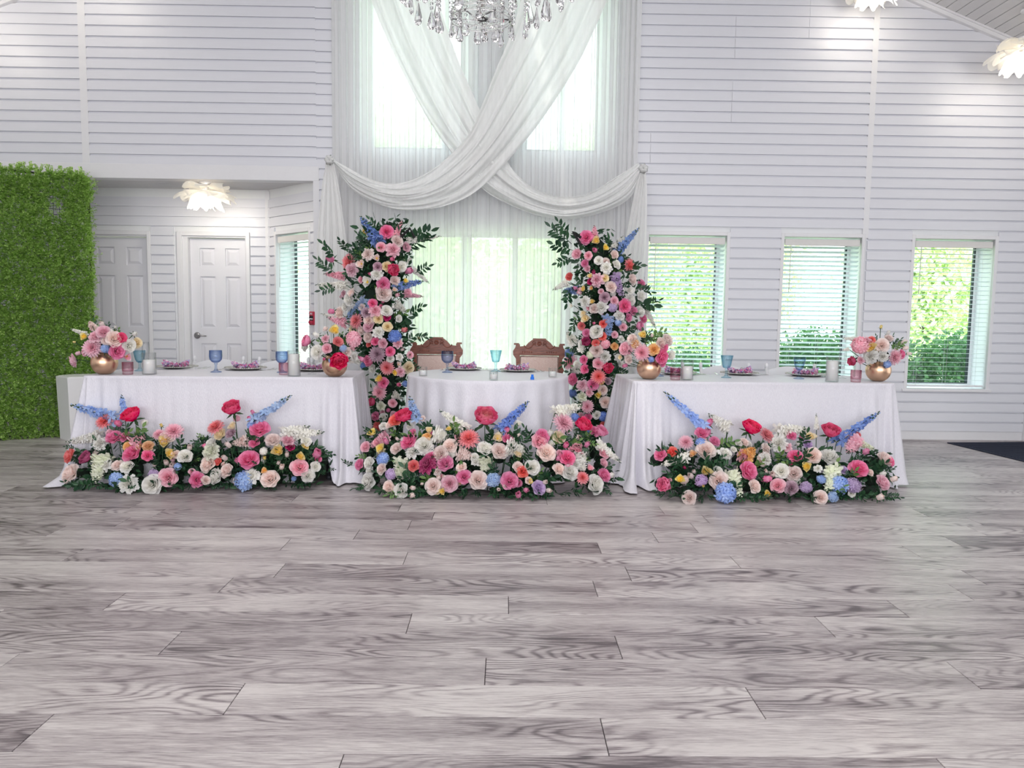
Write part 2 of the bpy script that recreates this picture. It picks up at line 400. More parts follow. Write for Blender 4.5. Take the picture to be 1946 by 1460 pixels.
struct(one('wall_gable', (-3.6, W + .01, 4.7), (3.2, W + .3, 6.05), M['reveal']))
struct(one('trim_1', (STRIP[0] - .004, W - .02, 2.03), (STRIP[1] + .004, W, 4.45), M['trim']))
struct(one('trim_2', (-4.16, W - .022, 2.63), (-4.09, W, 4.5), M['trim']))
m = MB(); m.box((-6.2, W - .024, 2.505), (-1.845, W + .12, 2.648), bev=.004)
struct(m.build('trim_3', M['trim'], smooth=False))          # header over the alcove
struct(one('trim_4', (-1.905, W - .022, 0), (-1.845, W + .02, 2.51), M['trim']))
struct(one('trim_5', (5.325, W - .05, 0), (5.40, W + .02, 2.1), M['trim']))
struct(one('baseboard_right', (1.3, W - .014, 0), (5.33, W, .088), M['trim']))
struct(one('baseboard_centre', (-1.85, W - .014, 0), (1.3, W, .088), M['trim']))
# alcove
AY = 8.45
D1, D2 = (-4.56, -3.853, 0, 2.03), (-3.545, -2.785, 0, 2.03)
wb = wall('wall_back', (0, AY, 0), 0, -6.6, -2.53, 0, 2.62, [D1, D2], .15, szmax=2.5)
A0 = Vector((-2.555, 8.45, 0)); A1 = Vector((-1.87, W + .02, 0)); AD = (A1 - A0); AL = AD.length; AD.normalize(); AA = math.atan2(AD.y, AD.x); AN = Vector((AD.y, -AD.x, 0))
def on_angled(px, py):
    d = ray(px, py); t = (A0 - CAMP).dot(AN) / d.dot(AN); q = CAMP + d * t; return ((q - A0).dot(AD), q.z)
ax0, azt = on_angled(527, 449); ax1, _ = on_angled(589, 437)
AW = (ax0, ax1, .525, 2.03)
wa = wall('wall_angled', A0, AA, 0, AL, 0, 2.62, [AW], .24, szmax=2.5)
struct(one('trim_6', (-2.585, AY - .03, 0), (-2.535, AY, 2.5), M['trim']))
cel = struct(one('ceiling_alcove', (-6.6, W + .0, 2.53), (-1.8, AY + .2, 2.6), M['ceil']))
m = MB(); m.extr([(.004, .012), (.004, 0), (.1, 0), (.1, .012)], 'x', -6.6, -1.85); bme = m.mesh('ceiling_board', M['ceil'], smooth=False)
for k in range(7): put('ceiling_board', bme, cel, (0, W + .12 + k * .104, 2.517))
struct(one('wall_rear', (-6.4, -6.2, 0), (5.6, -6, 6.1), M['reveal'])); struct(one('wall_left', (-6.4, -6, 0), (-6.2, 8.6, 4.2), M['reveal'])); struct(one('wall_right', (5.40, -6, 0), (5.6, 8.1, 4.3), M['reveal']))
# sloping ceilings, boards running front to back
for side in (-1, 1):
    ln = 6.5 / math.cos(math.atan(SL)); an = math.atan(SL)
    cl = struct(MB().build('tmp', M['ceil']))
    bpy.data.objects.remove(cl)
    m = MB(); m.box((0, -14, .012), (ln, 0, .05)); 
    cl = struct(m.build('ceiling_' + ('left' if side < 0 else 'right'), M['subfloor'], smooth=False, loc=(AP[0], W + .02 if side > 0 else W + .02 - 14, AP[1]), rot=(0, an, 0 if side > 0 else pi)))
    m = MB(); m.extr([(.003, .012), (.003, .004), (.007, 0), (.1, 0), (.1, .012)], 'y', -14, 0); bme = m.mesh('ceiling_board', M['ceil'], smooth=False)
    for k in range(int(ln / .104)): put('ceiling_board', bme, cl, (k * .104, 0, 0))
    m = MB(); m.box((0, -.085, -.05), (ln, -.02, -.0), bev=.004); m.box((0, -.1, -.018), (ln, -.085, .0))
    if side < 0: m.xf(Matrix.Translation((0, -14 + 0, 0)) @ Matrix.Diagonal((1, -1, 1, 1))); m.f = [f[::-1] for f in m.f]
    struct(m.build('trim_%d' % (7 if side > 0 else 8), M['trim'], smooth=False, loc=cl.location, rot=cl.rotation_euler))

# windows: glass set deep in the wall, dark gasket, casing and sill
def window(n, origin, a, op, depth, sill=True, mull=(), casing=True):
    x0, x1, z0, z1 = op
    m = MB(); m.box((x0 - .01, depth - .012, z0), (x1 + .01, depth - .006, z1))
    t = struct(m.build('window_%d' % n, M['pane'], smooth=False, loc=origin, rot=(0, 0, a)))
    f = MB()
    for b in [((x0, z0), (x0 + .03, z1)), ((x1 - .03, z0), (x1, z1)), ((x0 + .03, z0), (x1 - .03, z0 + .035)), ((x0 + .03, z1 - .035), (x1 - .03, z1))]:
        f.box((b[0][0], depth - .03, b[0][1]), (b[1][0], depth, b[1][1]))
    for q in mull: f.box((q - .028, depth - .04, z0 + .035), (q + .028, depth + .01, z1 - .035))
    f.build('window_frame', M['trim'], t, smooth=False)
    g = MB()
    for b in [((x0 + .03, z0 + .035), (x0 + .042, z1 - .035)), ((x1 - .045, z0 + .035), (x1 - .03, z1 - .035)), ((x0 + .042, z0 + .035), (x1 - .045, z0 + .043))]:
        g.box((b[0][0], depth - .034, b[0][1]), (b[1][0], depth - .004, b[1][1]))
    g.build('gasket', M['gasket'], t, smooth=False)
    if casing:
        for b in [((x0 - .033, z0 - .02), (x0, z1 + .036)), ((x1, z0 - .02), (x1 + .033, z1 + .036)), ((x0, z1), (x1, z1 + .036))]:
            one('casing', (b[0][0], -.024, b[0][1]), (b[1][0], .006, b[1][1]), M['trim'], t, bev=.003)
        one('sill', (x0 - .05, -.04, z0 - .03), (x1 + .05, .02, z0), M['trim'], t, bev=.004)
    return t
for k, o in enumerate(WIN): window(k + 1, (0, W, 0), 0, o, .28)
window(4, A0, AA, AW, .22)
window(5, (0, W, 0), 0, UPW[0], .16, mull=[-.62], casing=False); window(6, (0, W, 0), 0, UPW[1], .16, mull=[.55], casing=False)
window(7, (0, W, 0), 0, LOW, .16, mull=[-.42, .1], casing=False)
BL = ['white slatted blind in the window just right of the flower column', 'white slatted blind in the middle window of the right-hand wall',
      'white slatted blind with thin open slats in the window farthest right', 'narrow white slatted blind in the angled alcove window']
def blind(i, origin, a, op, tilt, y=.03, wandx=.06):
    x0, x1, z0, z1 = op; x0 += .012; x1 -= .012
    t = empty('window_blind', (0, 0, 0), 0, BL[i], 'blind', 'window blinds'); t.location = origin; t.rotation_euler = (0, 0, a)
    one('valance', (x0, y - .035, z1 - .085), (x1, y - .02, z1 - .02), M['blindhead'], t, bev=.003)
    one('head_rail', (x0, y - .018, z1 - .06), (x1, y + .03, z1 - .018), M['trim'], t)
    m = MB(); m.box((x0, -.025, -.0015), (x1, .025, .0015)); me = m.mesh('slat', M['slat'], smooth=False)
    z = z1 - .1
    while z > z0 + .05: put('slat', me, t, (0, y, z), (math.radians(-tilt), 0, 0)); z -= .0455
    one('bottom_rail', (x0, y - .025, z0 + .02), (x1, y + .025, z0 + .038), M['trim'], t, bev=.003)
    for q in (x0 + .09, (x0 + x1) / 2, x1 - .09):
        m = MB(); m.tube([(q, y - .027, z0 + .03), (q, y - .027, z1 - .06)], .0011, 4); m.tube([(q, y + .027, z0 + .03), (q, y + .027, z1 - .06)], .0011, 4); m.build('ladder_cord', M['trim'], t)
    m = MB(); m.tube([(x0 + wandx, y - .04, z1 - .08), (x0 + wandx - .005, y - .042, z1 - .55)], .004, 6); m.build('wand', M['blindhead'], t)
blind(0, (0, W, 0), 0, WIN[0], 22); blind(1, (0, W, 0), 0, WIN[1], 20); blind(2, (0, W, 0), 0, WIN[2], 4); blind(3, A0, AA, AW, 8, wandx=.05)

# doors
def door(n, x0, x1, jl, jr, handle=None):
    z1 = 2.0; t = struct(MB().build('tmp', M['door'])); bpy.data.objects.remove(t)
    y = AY + .055; wd = x1 - x0; m = MB()
    fx = [(.168, .437), (.62, .876)]; fz = [(.22, .86), (1.03, 1.59), (1.70, 1.895)]
    xs = sorted({0, 1} | {q for p in fx for q in p}); zs = sorted({.01, z1} | {q for p in fz for q in p})
    for i in range(len(xs) - 1):
        for j in range(len(zs) - 1):
            c, d = (xs[i] + xs[i + 1]) / 2, (zs[j] + zs[j + 1]) / 2
            hole = any(p[0] < c < p[1] for p in fx) and any(p[0] < d < p[1] for p in fz)
            m.box((x0 + wd * xs[i], y + (.016 if hole else 0), zs[j]), (x0 + wd * xs[i + 1], y + .04, zs[j + 1]))
    t = struct(m.build('door_%d' % n, M['door'], smooth=False))
    for p in fx:
        for q in fz:
            a, b = x0 + wd * p[0], x0 + wd * p[1]; s = .03; e = .012
            m = MB(); V = [(a + e, y + .016, q[0] + e), (b - e, y + .016, q[0] + e), (b - e, y + .016, q[1] - e), (a + e, y + .016, q[1] - e), (a + e + s, y + .003, q[0] + e + s), (b - e - s, y + .003, q[0] + e + s), (b - e - s, y + .003, q[1] - e - s), (a + e + s, y + .003, q[1] - e - s)]
            m.add(V, [(4, 5, 6, 7), (0, 1, 5, 4), (1, 2, 6, 5), (2, 3, 7, 6), (3, 0, 4, 7)]); m.build('raised_panel', M['door'], t, smooth=False)
    m = MB(); m.box((jl, AY + .0, 0), (x0 - .002, AY + .1, 2.004)); m.box((x1 + .002, AY, 0), (jr, AY + .1, 2.004)); m.box((jl, AY, 2.004), (jr, AY + .1, 2.03))
    m.build('door_jamb', M['trim'], t, smooth=False)
    one('casing', (jl - .045, AY - .024, 0), (jl + .012, AY + .01, 2.065), M['trim'], t, bev=.004)
    one('casing', (jr - .012, AY - .024, 0), (jr + .03, AY + .01, 2.065), M['trim'], t, bev=.004)
    one('casing', (jl - .02, AY - .022, 2.02), (jr + .02, AY + .01, 2.065), M['trim'], t, bev=.004)
    if handle:
        hx, hz = handle; h = MB(); h.lathe([(0, 0), (.034, 0), (.036, .006), (.026, .014), (.012, .018), (.012, .045), (0, .046)], 20)
        h.xf(Matrix.Translation((hx, y, hz)) @ Matrix.Rotation(pi / 2, 4, 'X')); h.tube([(hx, y - .045, hz), (hx + .05, y - .05, hz + .002), (hx + .115, y - .046, hz - .004)], [.011, .009, .007], 8)
        h.build('door_handle', M['steel'], t)
door(1, -4.555, -3.86, -4.56, -3.853); door(2, -3.43, -2.815, -3.50, -2.79, (-3.372, .945))

# ------------------------------------------------------------------ outside
struct(one('ground', (-30, 8.1, -.6), (40, 60, -.35), M['bounce_ground']))
def leafcloud(n, rx, ry, rz, s, seed, shell=.55, zc=0):
    r = random.Random(seed); m = MB()
    for _ in range(n):
        v = Vector((r.gauss(0, 1), r.gauss(0, 1), r.gauss(0, 1))).normalized() * r.uniform(shell, 1) * (1 + .12 * math.sin(r.random() * 40))
        p = Vector((v.x * rx, v.y * ry, v.z * rz + zc)); q = Euler((r.uniform(0, 6), r.uniform(0, 6), r.uniform(0, 6))).to_matrix()
        L = s * r.uniform(.6, 1.3)
        m.add([p + q @ Vector(k) for k in ((0, 0, 0), (.32 * L, .5 * L, .08 * L), (0, L, 0), (-.32 * L, .5 * L, .08 * L))], [(0, 1, 2), (0, 2, 3)])
    return m
shrub_me = leafcloud(8000, .62, .55, .7, .06, 3, .6).mesh('foliage', M['shrub'])
tree_me = leafcloud(13000, 1, 1, 1.15, .075, 4, .2).mesh('foliage', M['tree'])
m = MB(); m.tube([(0, 0, 0), (.03, 0, .9), (-.02, .02, 2.0)], [.09, .07, .05], 8)
for k in range(4): m.tube([(0, 0, 1.2 + .2 * k), (.5 * math.cos(k * 1.7), .5 * math.sin(k * 1.7), 2.0 + .2 * k)], [.04, .015], 5)
trunk_me = m.mesh('trunk', M['bark'])
m = MB()
for k in range(6): m.tube([(0, 0, 0), (.2 * math.cos(k), .2 * math.sin(k), .35), (.42 * math.cos(k), .42 * math.sin(k), .75)], [.016, .012, .006], 5)
twig_me = m.mesh('stems', M['bark'])
for (x, y, s, lb) in [(2.3, 9.4, .86, 'dark green shrub low behind the window beside the flower column'), (3.75, 9.3, 1.02, 'dense dark green shrub behind the left half of the middle window'), (4.55, 9.55, 1.05, 'dense green shrub behind the right edge of the middle window'),
                      (5.55, 9.35, 1.02, 'bushy dark green shrub filling the lower left of the farthest right window'), (6.35, 9.7, 1.04, 'green shrub at the lower right of the farthest right window')]:
    t = empty('shrub', (x, y, -.36), R_.uniform(0, 6), lb, 'shrub', 'shrubs outside the windows'); t.scale = (s,) * 3
    put('stems', twig_me, t); put('foliage', shrub_me, t, (0, 0, .72))['kind'] = 'stuff'
tl = ['yellow-green leafy tree behind the blind of the window next to the flower column', 'light green tree seen at the left of the middle window', 'pale green tree behind the right side of the middle window', 'bright green tree high in the farthest right window',
      'tall light tree at the right edge of the farthest right window', 'pale green tree glowing through the sheer curtain left of centre', 'pale tree glowing through the sheers right of centre', 'pale green tree behind the left upper window', 'light tree behind the right upper window', 'pale green tree outside the angled alcove window']
for i, (x, y, s, h) in enumerate([(3.4, 13.5, 1.5, 1.6), (5.1, 17, 1.5, 2.2), (8.0, 14.5, 1.6, 1.7), (11.0, 16.0, 1.5, 2.0), (14.6, 18, 2.0, 2.4), (-1.3, 15.5, 1.5, 1.3), (.75, 17.5, 1.4, 1.5), (-2.9, 20, 1.8, 4.4), (2.4, 21, 1.8, 4.2), (-5.3, 13.5, 1.7, 1.9)]):
    t = empty('tree', (x, y, -.36), R_.uniform(0, 6), tl[i], 'tree', 'trees beyond the windows')
    put('trunk', trunk_me, t, (0, 0, 0), (0, 0, 0), (1, 1, max(.8, (h + .4) / 2.0))); put('foliage', tree_me, t, (0, 0, h + .5), (0, 0, 0), (s, s, s))['kind'] = 'stuff'

# ------------------------------------------------------------------ hedge wall and plinth
def hedge():
    a = atz(-10, 832, 0); a = Vector((-4.80, 6.98, 0)); b = Vector((-3.98, 7.52, 0)); d = (b - a).normalized(); ang = math.atan2(d.y, d.x)
    t = empty('boxwood_hedge', b, ang, 'tall green artificial boxwood hedge wall at the far left', 'hedge')
    H, Lw = 2.47, 1.35
    m = MB()
    for x in (-Lw, 0): m.tube([(x, .06, 0), (x, .06, H)], .012, 6)
    for z in (.02, H): m.tube([(-Lw, .06, z), (0, .06, z)], .012, 6)
    m.tube([(0, .06, .02), (0, .5, .02)], .012, 6); m.tube([(-Lw, .06, .02), (-Lw, .5, .02)], .012, 6)
    m.build('frame', M['black'], t)
    g = MB()
    for k in range(int(Lw / .05)): g.box((-Lw + k * .05, .035, 0), (-Lw + k * .05 + .004, .039, H))
    for k in range(int(H / .05)): g.box((-Lw, .035, k * .05), (0, .039, k * .05 + .004))
    for (x, z) in [(-.0, 0), (-.012, 0), (-.03, 0)]: g.box((x, .02, .1), (x + .003, .024, H - .02))
    g.build('grid_backing', M['foam'], t, smooth=False)
    r = random.Random(9); f = MB()
    def spray(x, y, z, L, out):
        q = Euler((r.uniform(-.9, .9), r.uniform(-.5, .5), r.uniform(-.9, .9))).to_matrix()
        dr = (q @ Vector((r.uniform(-.8, .8), -out, r.uniform(-.5, .8)))).normalized()
        sd = dr.cross(Vector((0, 0, 1))).normalized() if abs(dr.z) < .95 else Vector((1, 0, 0)); up = sd.cross(dr)
        p = Vector((x, y, z))
        for i in range(7):
            c = p + dr * L * (i + 1) / 7
            for s in (-1, 1):
                l = L * .215 * r.uniform(.7, 1.2); e = (sd * s + dr * .6 + up * r.uniform(-.7, .7)).normalized(); n = e.cross(up).normalized() * l * .42
                f.add([c, c + e * l * .5 + n, c + e * l, c + e * l * .5 - n], [(0, 1, 2, 3)])
    N = 24000
    for _ in range(N):
        x = -r.random() * Lw; z = .01 + r.random() * H
        if ((x + .28) / .07) ** 2 + ((z - 2.14) / .10) ** 2 < 1 and r.random() < .95: continue
        spray(x, r.uniform(-.01, .03), z, r.uniform(.05, .09), 1)
    for _ in range(170): spray(.005, .02, r.random() * H, r.uniform(.06, .1), .4)
    for _ in range(150): spray(-r.random() * Lw, .02, H, r.uniform(.05, .09), .4)
    f.build('foliage', M['hedge'], t, smooth=False, kind='stuff')
hedge()
def plinth():
    c = Vector((-4.06, 7.28, 0)); c = Vector((-3.93, 7.3, 0)); t = empty('plinth', c, math.radians(8), 'white hexagonal plinth standing on the floor in front of the green hedge', 'plinth')
    h = .592; r1, r0 = .272, .255; V = []
    for (r, z) in ((r0, .0), (r1, h - .006), (r1 - .006, h)):
        for k in range(6): V.append((r * math.cos(k * pi / 3 + .2), r * math.sin(k * pi / 3 + .2), z))
    F = [tuple(range(12, 18)), tuple(range(5, -1, -1))]
    for l in range(2):
        for k in range(6): F.append((l * 6 + k, l * 6 + (k + 1) % 6, l * 6 + 6 + (k + 1) % 6, l * 6 + 6 + k))
    m = MB(); m.add(V, F); m.build('body', M['plinth'], t, smooth=False)
    V = [(r_ * math.cos(k * pi / 3 + .2), r_ * math.sin(k * pi / 3 + .2), z) for z in (h, h + .004) for r_ in (r1 - .02,) for k in range(6)]
    m = MB(); m.add(V, [tuple(range(6, 12))] + [(k, (k + 1) % 6, 6 + (k + 1) % 6, 6 + k) for k in range(6)]); m.build('top_panel', M['plinth'], t, smooth=False)
plinth()

# doormat
m = MB(); q0 = atz(1799, 842.5, 0); q1 = atz(1948, 879, 0)
mt = empty('doormat', (q0.x, q0.y, 0), math.atan2(q1.y - q0.y, q1.x - q0.x) + pi / 2, 'black ribbed doormat lying on the floor at the far right', 'doormat')
m.box((-.92, 0, 0), (-.001, -0, .001)) if 0 else None
L_ = (q1 - q0).length
m.box((.0, -1.15, 0), (.95, -.0, .009), bev=.004); mm = m.build('border', M['mat'], mt, smooth=False)
g = MB()
for k in range(28): g.box((.04, -1.12 + k * .039, .008), (.91, -1.10 + k * .039, .012))
g.build('pile', M['mat'], mt, smooth=False)
mt.rotation_euler = (0, 0, 0); mt.location = (q0.x, q0.y, 0)
mt.rotation_euler.z = math.atan2(q1.y - q0.y, q1.x - q0.x) + pi / 2

# fire alarm pull station on the angled wall
def alarm():
    u0, z0 = on_angled(596.5, 618); u1, z1 = on_angled(606, 592)
    wd = max(.085, u1 - u0); h = .135
    p = A0 + AD * ((u0 + u1) / 2 + .005) + AN * .017
    t = empty('fire_alarm', (p.x, p.y, (z0 + z1) / 2 - h / 2), AA, 'red and white fire alarm pull station between window and drape', 'fire alarm')
    one('body', (-wd / 2, -.045, 0), (wd / 2, .002, h), M['red'], t, bev=.004)
    one('label_panel', (-wd / 2 + .012, -.048, .095), (wd / 2 - .012, -.044, .13), M['red'], t)
    one('recess', (-wd / 2 + .014, -.047, .045), (wd / 2 - .014, -.044, .092), M['dark'], t)
    one('handle', (-wd / 2 + .012, -.06, .012), (wd / 2 - .012, -.044, .043), M['red'], t, bev=.004)
    one('pull_bar', (-wd / 2 + .016, -.056, .056), (wd / 2 - .016, -.046, .066), M['ink'], t, bev=.002)
    c = bpy.data.curves.new('lettering', 'FONT'); c.body = 'FIRE'; c.size = .03; c.align_x = 'CENTER'; c.extrude = .0006; c.materials.append(M['ink'])
    q = bpy.data.objects.new('text', c); me = bpy.data.meshes.new_from_object(q); bpy.data.objects.remove(q); o = put('lettering', me, t); o.location = (0, -.0487, .102); o.rotation_euler = (pi / 2, 0, 0)
alarm()

# ------------------------------------------------------------------ ruffled ceiling lights
def lamp_mesh(seed, n, r0, r1, z0, z1, w, droop):
    r = random.Random(seed); m = MB()
    for k in range(n):
        a = 2 * pi * k / n + r.uniform(-.2, .2); L = r.uniform(.85, 1.15); zz = r.uniform(-.02, .02); ph = r.uniform(0, 6); kk = r.uniform(-.5, .5)
        def fn(u, v, a=a, L=L, zz=zz, ph=ph, kk=kk):
            rad = lerp(r0, r1 * L, v); z = lerp(z0, z1, v ** 1.4) + zz * v + .032 * v * math.sin(u * 10 + ph) - droop * v * v
            wv = w * (.35 + .9 * v) * (1 - .55 * max(0, v - .65) / .35 * abs(2 * u - 1)); x = (u - .5) * wv
            rad2 = rad + .02 * v * math.cos(u * 11 + ph) - .5 * abs(x) * abs(x) / max(.05, w)
            aa = a + kk * v * .4
            return (rad2 * math.cos(aa) - x * math.sin(aa), rad2 * math.sin(aa) + x * math.cos(aa), z)
        m.grid(fn, 14, 7)
    return m
LM = [lamp_mesh(1, 6, .04, .22, -.07, -.08, .44, .0), lamp_mesh(2, 7, .05, .27, -.11, -.16, .42, .02), lamp_mesh(3, 7, .04, .17, -.13, -.26, .26, .03)]
lmes = [LM[0].mesh('shade_upper', M['shade']), LM[1].mesh('shade_middle', M['shade']), LM[2].mesh('shade_lower', M['shadelit'])]
def ceiling_light(loc, label, power, s=1., drop=0):
    t = empty('ceiling_light', loc, R_.uniform(0, 6), label, 'ceiling light', 'ruffled fabric ceiling lights'); t.scale = (s, s, s)
    m = MB(); m.lathe([(0, .001), (.07, 0), (.07, -.02), (.02, -.03), (.012, -.1), (0, -.1)], 16); 
    for k in range(3): m.tube([(.0, 0, -.03), (.05 * math.cos(k * 2.1), .05 * math.sin(k * 2.1), -.06), (.02 * math.cos(k * 2.1), .02 * math.sin(k * 2.1), -.12)], .005, 5)
    if drop: m.tube([(0, 0, drop), (0, 0, 0)], .008, 6); m.lathe([(0, drop), (.06, drop), (.06, drop - .02), (0, drop - .03)], 16)
    m.build('mount', M['trim'], t)
    for n_, me in zip(('upper_shade', 'middle_shade', 'lower_shade'), lmes): put(n_, me, t)
    m = MB(); m.blob((0, 0, -.2), .035, .035, .045); m.build('bulb', M['bulb'], t)
    l = bpy.data.lights.new('lamp_glow', 'POINT'); l.energy = power; l.color = (1, .93, .8); l.shadow_soft_size = .06
    o = bpy.data.objects.new('lamp_glow', l); COL.objects.link(o); o.parent = t; o.location = (0, 0, -.33)
q = aty(391, 372, W + .12)
ceiling_light((q.x, W + .12, 2.515), 'ruffled white fabric ceiling light under the alcove soffit above the doors', 10, .92)
q = aty(1666, 10, 7.35); ceiling_light((q.x, 7.35, q.z + .30), 'ruffled white ceiling light just showing at the top edge right of centre', 5, .95, drop=AP[1] - SL * (q.x - AP[0]) - (q.z + .30) - .01)
q = aty(1948, 108, 7.2); ceiling_light((q.x, 7.2, q.z + .17), 'glowing ruffled white ceiling light cut by the right edge', 5, 1.0, drop=max(.02, AP[1] - SL * (q.x - AP[0]) - (q.z + .17) - .01))
for (x, y, z, e) in [(-3.95, 7.1, 4.35, 7), (-5.0, 7.2, 3.85, 6)]:          # the matching lamps just above the frame on the left
    l = bpy.data.lights.new('lamp_glow', 'POINT'); l.energy = e; l.color = (1, .93, .8); l.shadow_soft_size = .15
    o = bpy.data.objects.new('lamp_glow', l); COL.objects.link(o); o.location = (x, y, z)

# ------------------------------------------------------------------ chandelier
def chandelier():
    Y = 3.2; c = aty(914, 38, Y)
    t = empty('chandelier', (c.x, Y, c.z), 0, 'crystal chandelier hanging at the top centre of the room', 'chandelier')
    m = MB()
    for (r, z) in ((.118, 0), (.118, .022)): m.tube([(r * math.cos(k * pi / 16), r * math.sin(k * pi / 16), z) for k in range(33)], .005, 6)
    for k in range(8): m.tube([(.118 * math.cos(k * pi / 4), .118 * math.sin(k * pi / 4), 0), (.118 * math.cos(k * pi / 4), .118 * math.sin(k * pi / 4), .022)], .004, 5)
    for k in range(6): m.tube([(.118 * math.cos(k * pi / 3), .118 * math.sin(k * pi / 3), .002), (-.03 * math.cos(k * pi / 3 + .8), -.03 * math.sin(k * pi / 3 + .8), .004)], .003, 5)
    m.build('bottom_ring', M['crystal'], t)
    f = MB(); T = [(.118, 8, .0, .062), (.185, 9, .045, .07), (.255, 12, .085, .078), (.315, 14, .13, .082), (.365, 17, .185, .085)]
    for (r, n, z, L) in T[1:]: f.tube([(r * math.cos(k * pi / 20), r * math.sin(k * pi / 20), z + .24) for k in range(41)], .006, 6)
    f.tube([(0, 0, .05), (0, 0, .9), (0, 0, AP[1] - c.z - .03)], .012, 8)
    for k in range(6):
        a = k * pi / 3; f.tube([(0, 0, .62), (.2 * math.cos(a), .2 * math.sin(a), .5), (.365 * math.cos(a), .365 * math.sin(a), .425)], .008, 6)
        f.tube([(0, 0, .35), (.185 * math.cos(a), .185 * math.sin(a), .285)], .006, 6)
    f.build('frame', M['silver'], t)
    d = MB(); d.lathe([(0, 0), (.16, .06), (.235, .2), (.22, .34), (.13, .62), (.05, .88), (0, 1)], 8, flat=.55); dm = d.mesh('crystal_drop', M['crystal'], smooth=False)
    b = MB(); b.lathe([(0, 0), (.5, .2), (.62, .5), (.5, .8), (0, 1)], 6, flat=.8); bm_ = b.mesh('bead', M['crystal'], smooth=False)
    s = MB()
    for k in range(13):
        z = k * .018; s.add([(x * .016, y * .016, z + zz * .016) for (x, y, zz) in b.v], b.f)
    sm = s.mesh('bead_strand', M['crystal'], smooth=False)
    r = random.Random(3)
    for (R0, n, z, L) in T:
        for k in range(n):
            a = 2 * pi * k / n + r.uniform(-.12, .12); LL = L * r.uniform(.9, 1.25); zz = z + r.uniform(-.02, .02)
            p = (R0 * math.cos(a), R0 * math.sin(a))
            put('crystal_drop', dm, t, (p[0], p[1], zz - LL), (0, 0, a + r.uniform(.6, 2.4)), (LL, LL, LL))
            put('bead_strand', sm, t, (p[0], p[1], zz), (0, 0, a))
    m = MB(); m.lathe([(0, .0), (.09, 0), (.1, .03), (.02, .06)], 20); m.build('canopy', M['silver'], t, loc=(0, 0, AP[1] - c.z - .06))
chandelier()

# ------------------------------------------------------------------ drapery
def panel(label, x0, x1, zt, zb, Y, pl, amp, seed):
    r = random.Random(seed); ph = r.uniform(0, 6); wob = [(r.uniform(.5, 2.2), r.uniform(0, 6), r.uniform(.2, .5)) for _ in range(3)]
    def fn(u, v):
        a = u * 2 * pi * pl + ph + sum(k * math.sin(w_ * u * 2 * pi * 3 + p) for w_, p, k in wob) + .25 * math.sin(v * 3 + u * 9)
        return (lerp(x0, x1, u) + .35 * amp * math.sin(2 * a), Y + amp * math.sin(a) * (.75 + .25 * v), lerp(zt, zb, v))
    m = MB(); m.grid(fn, int(pl * 10), 14)
    o = m.build('sheer_curtain', M['sheer']); tag(o, label, 'curtain', 'sheer curtains'); return o
panel('sheer white curtain panel at the far left of the backdrop', -1.70, -1.30, 5.0, .012, 7.66, 6, .022, 1)
panel('wide sheer white curtain left of the backdrop centre', -1.33, -.32, 5.0, .012, 7.64, 13, .026, 2)
panel('sheer white curtain panel down the middle of the backdrop', -.36, .12, 5.0, .012, 7.67, 6, .02, 3)
panel('wide sheer white curtain right of the backdrop centre', .08, 1.06, 5.0, .012, 7.63, 13, .026, 4)
panel('sheer white curtain panel at the far right of the backdrop', 1.03, 1.275, 5.0, .012, 7.66, 4, .02, 5)
m = MB(); m.tube([(-1.75, 7.655, 5.0), (1.33, 7.655, 5.0)], .016, 8); cr = m.build('curtain_rod', M['trim']); tag(cr, 'white curtain rod carrying the sheer backdrop above the frame', 'curtain rod')

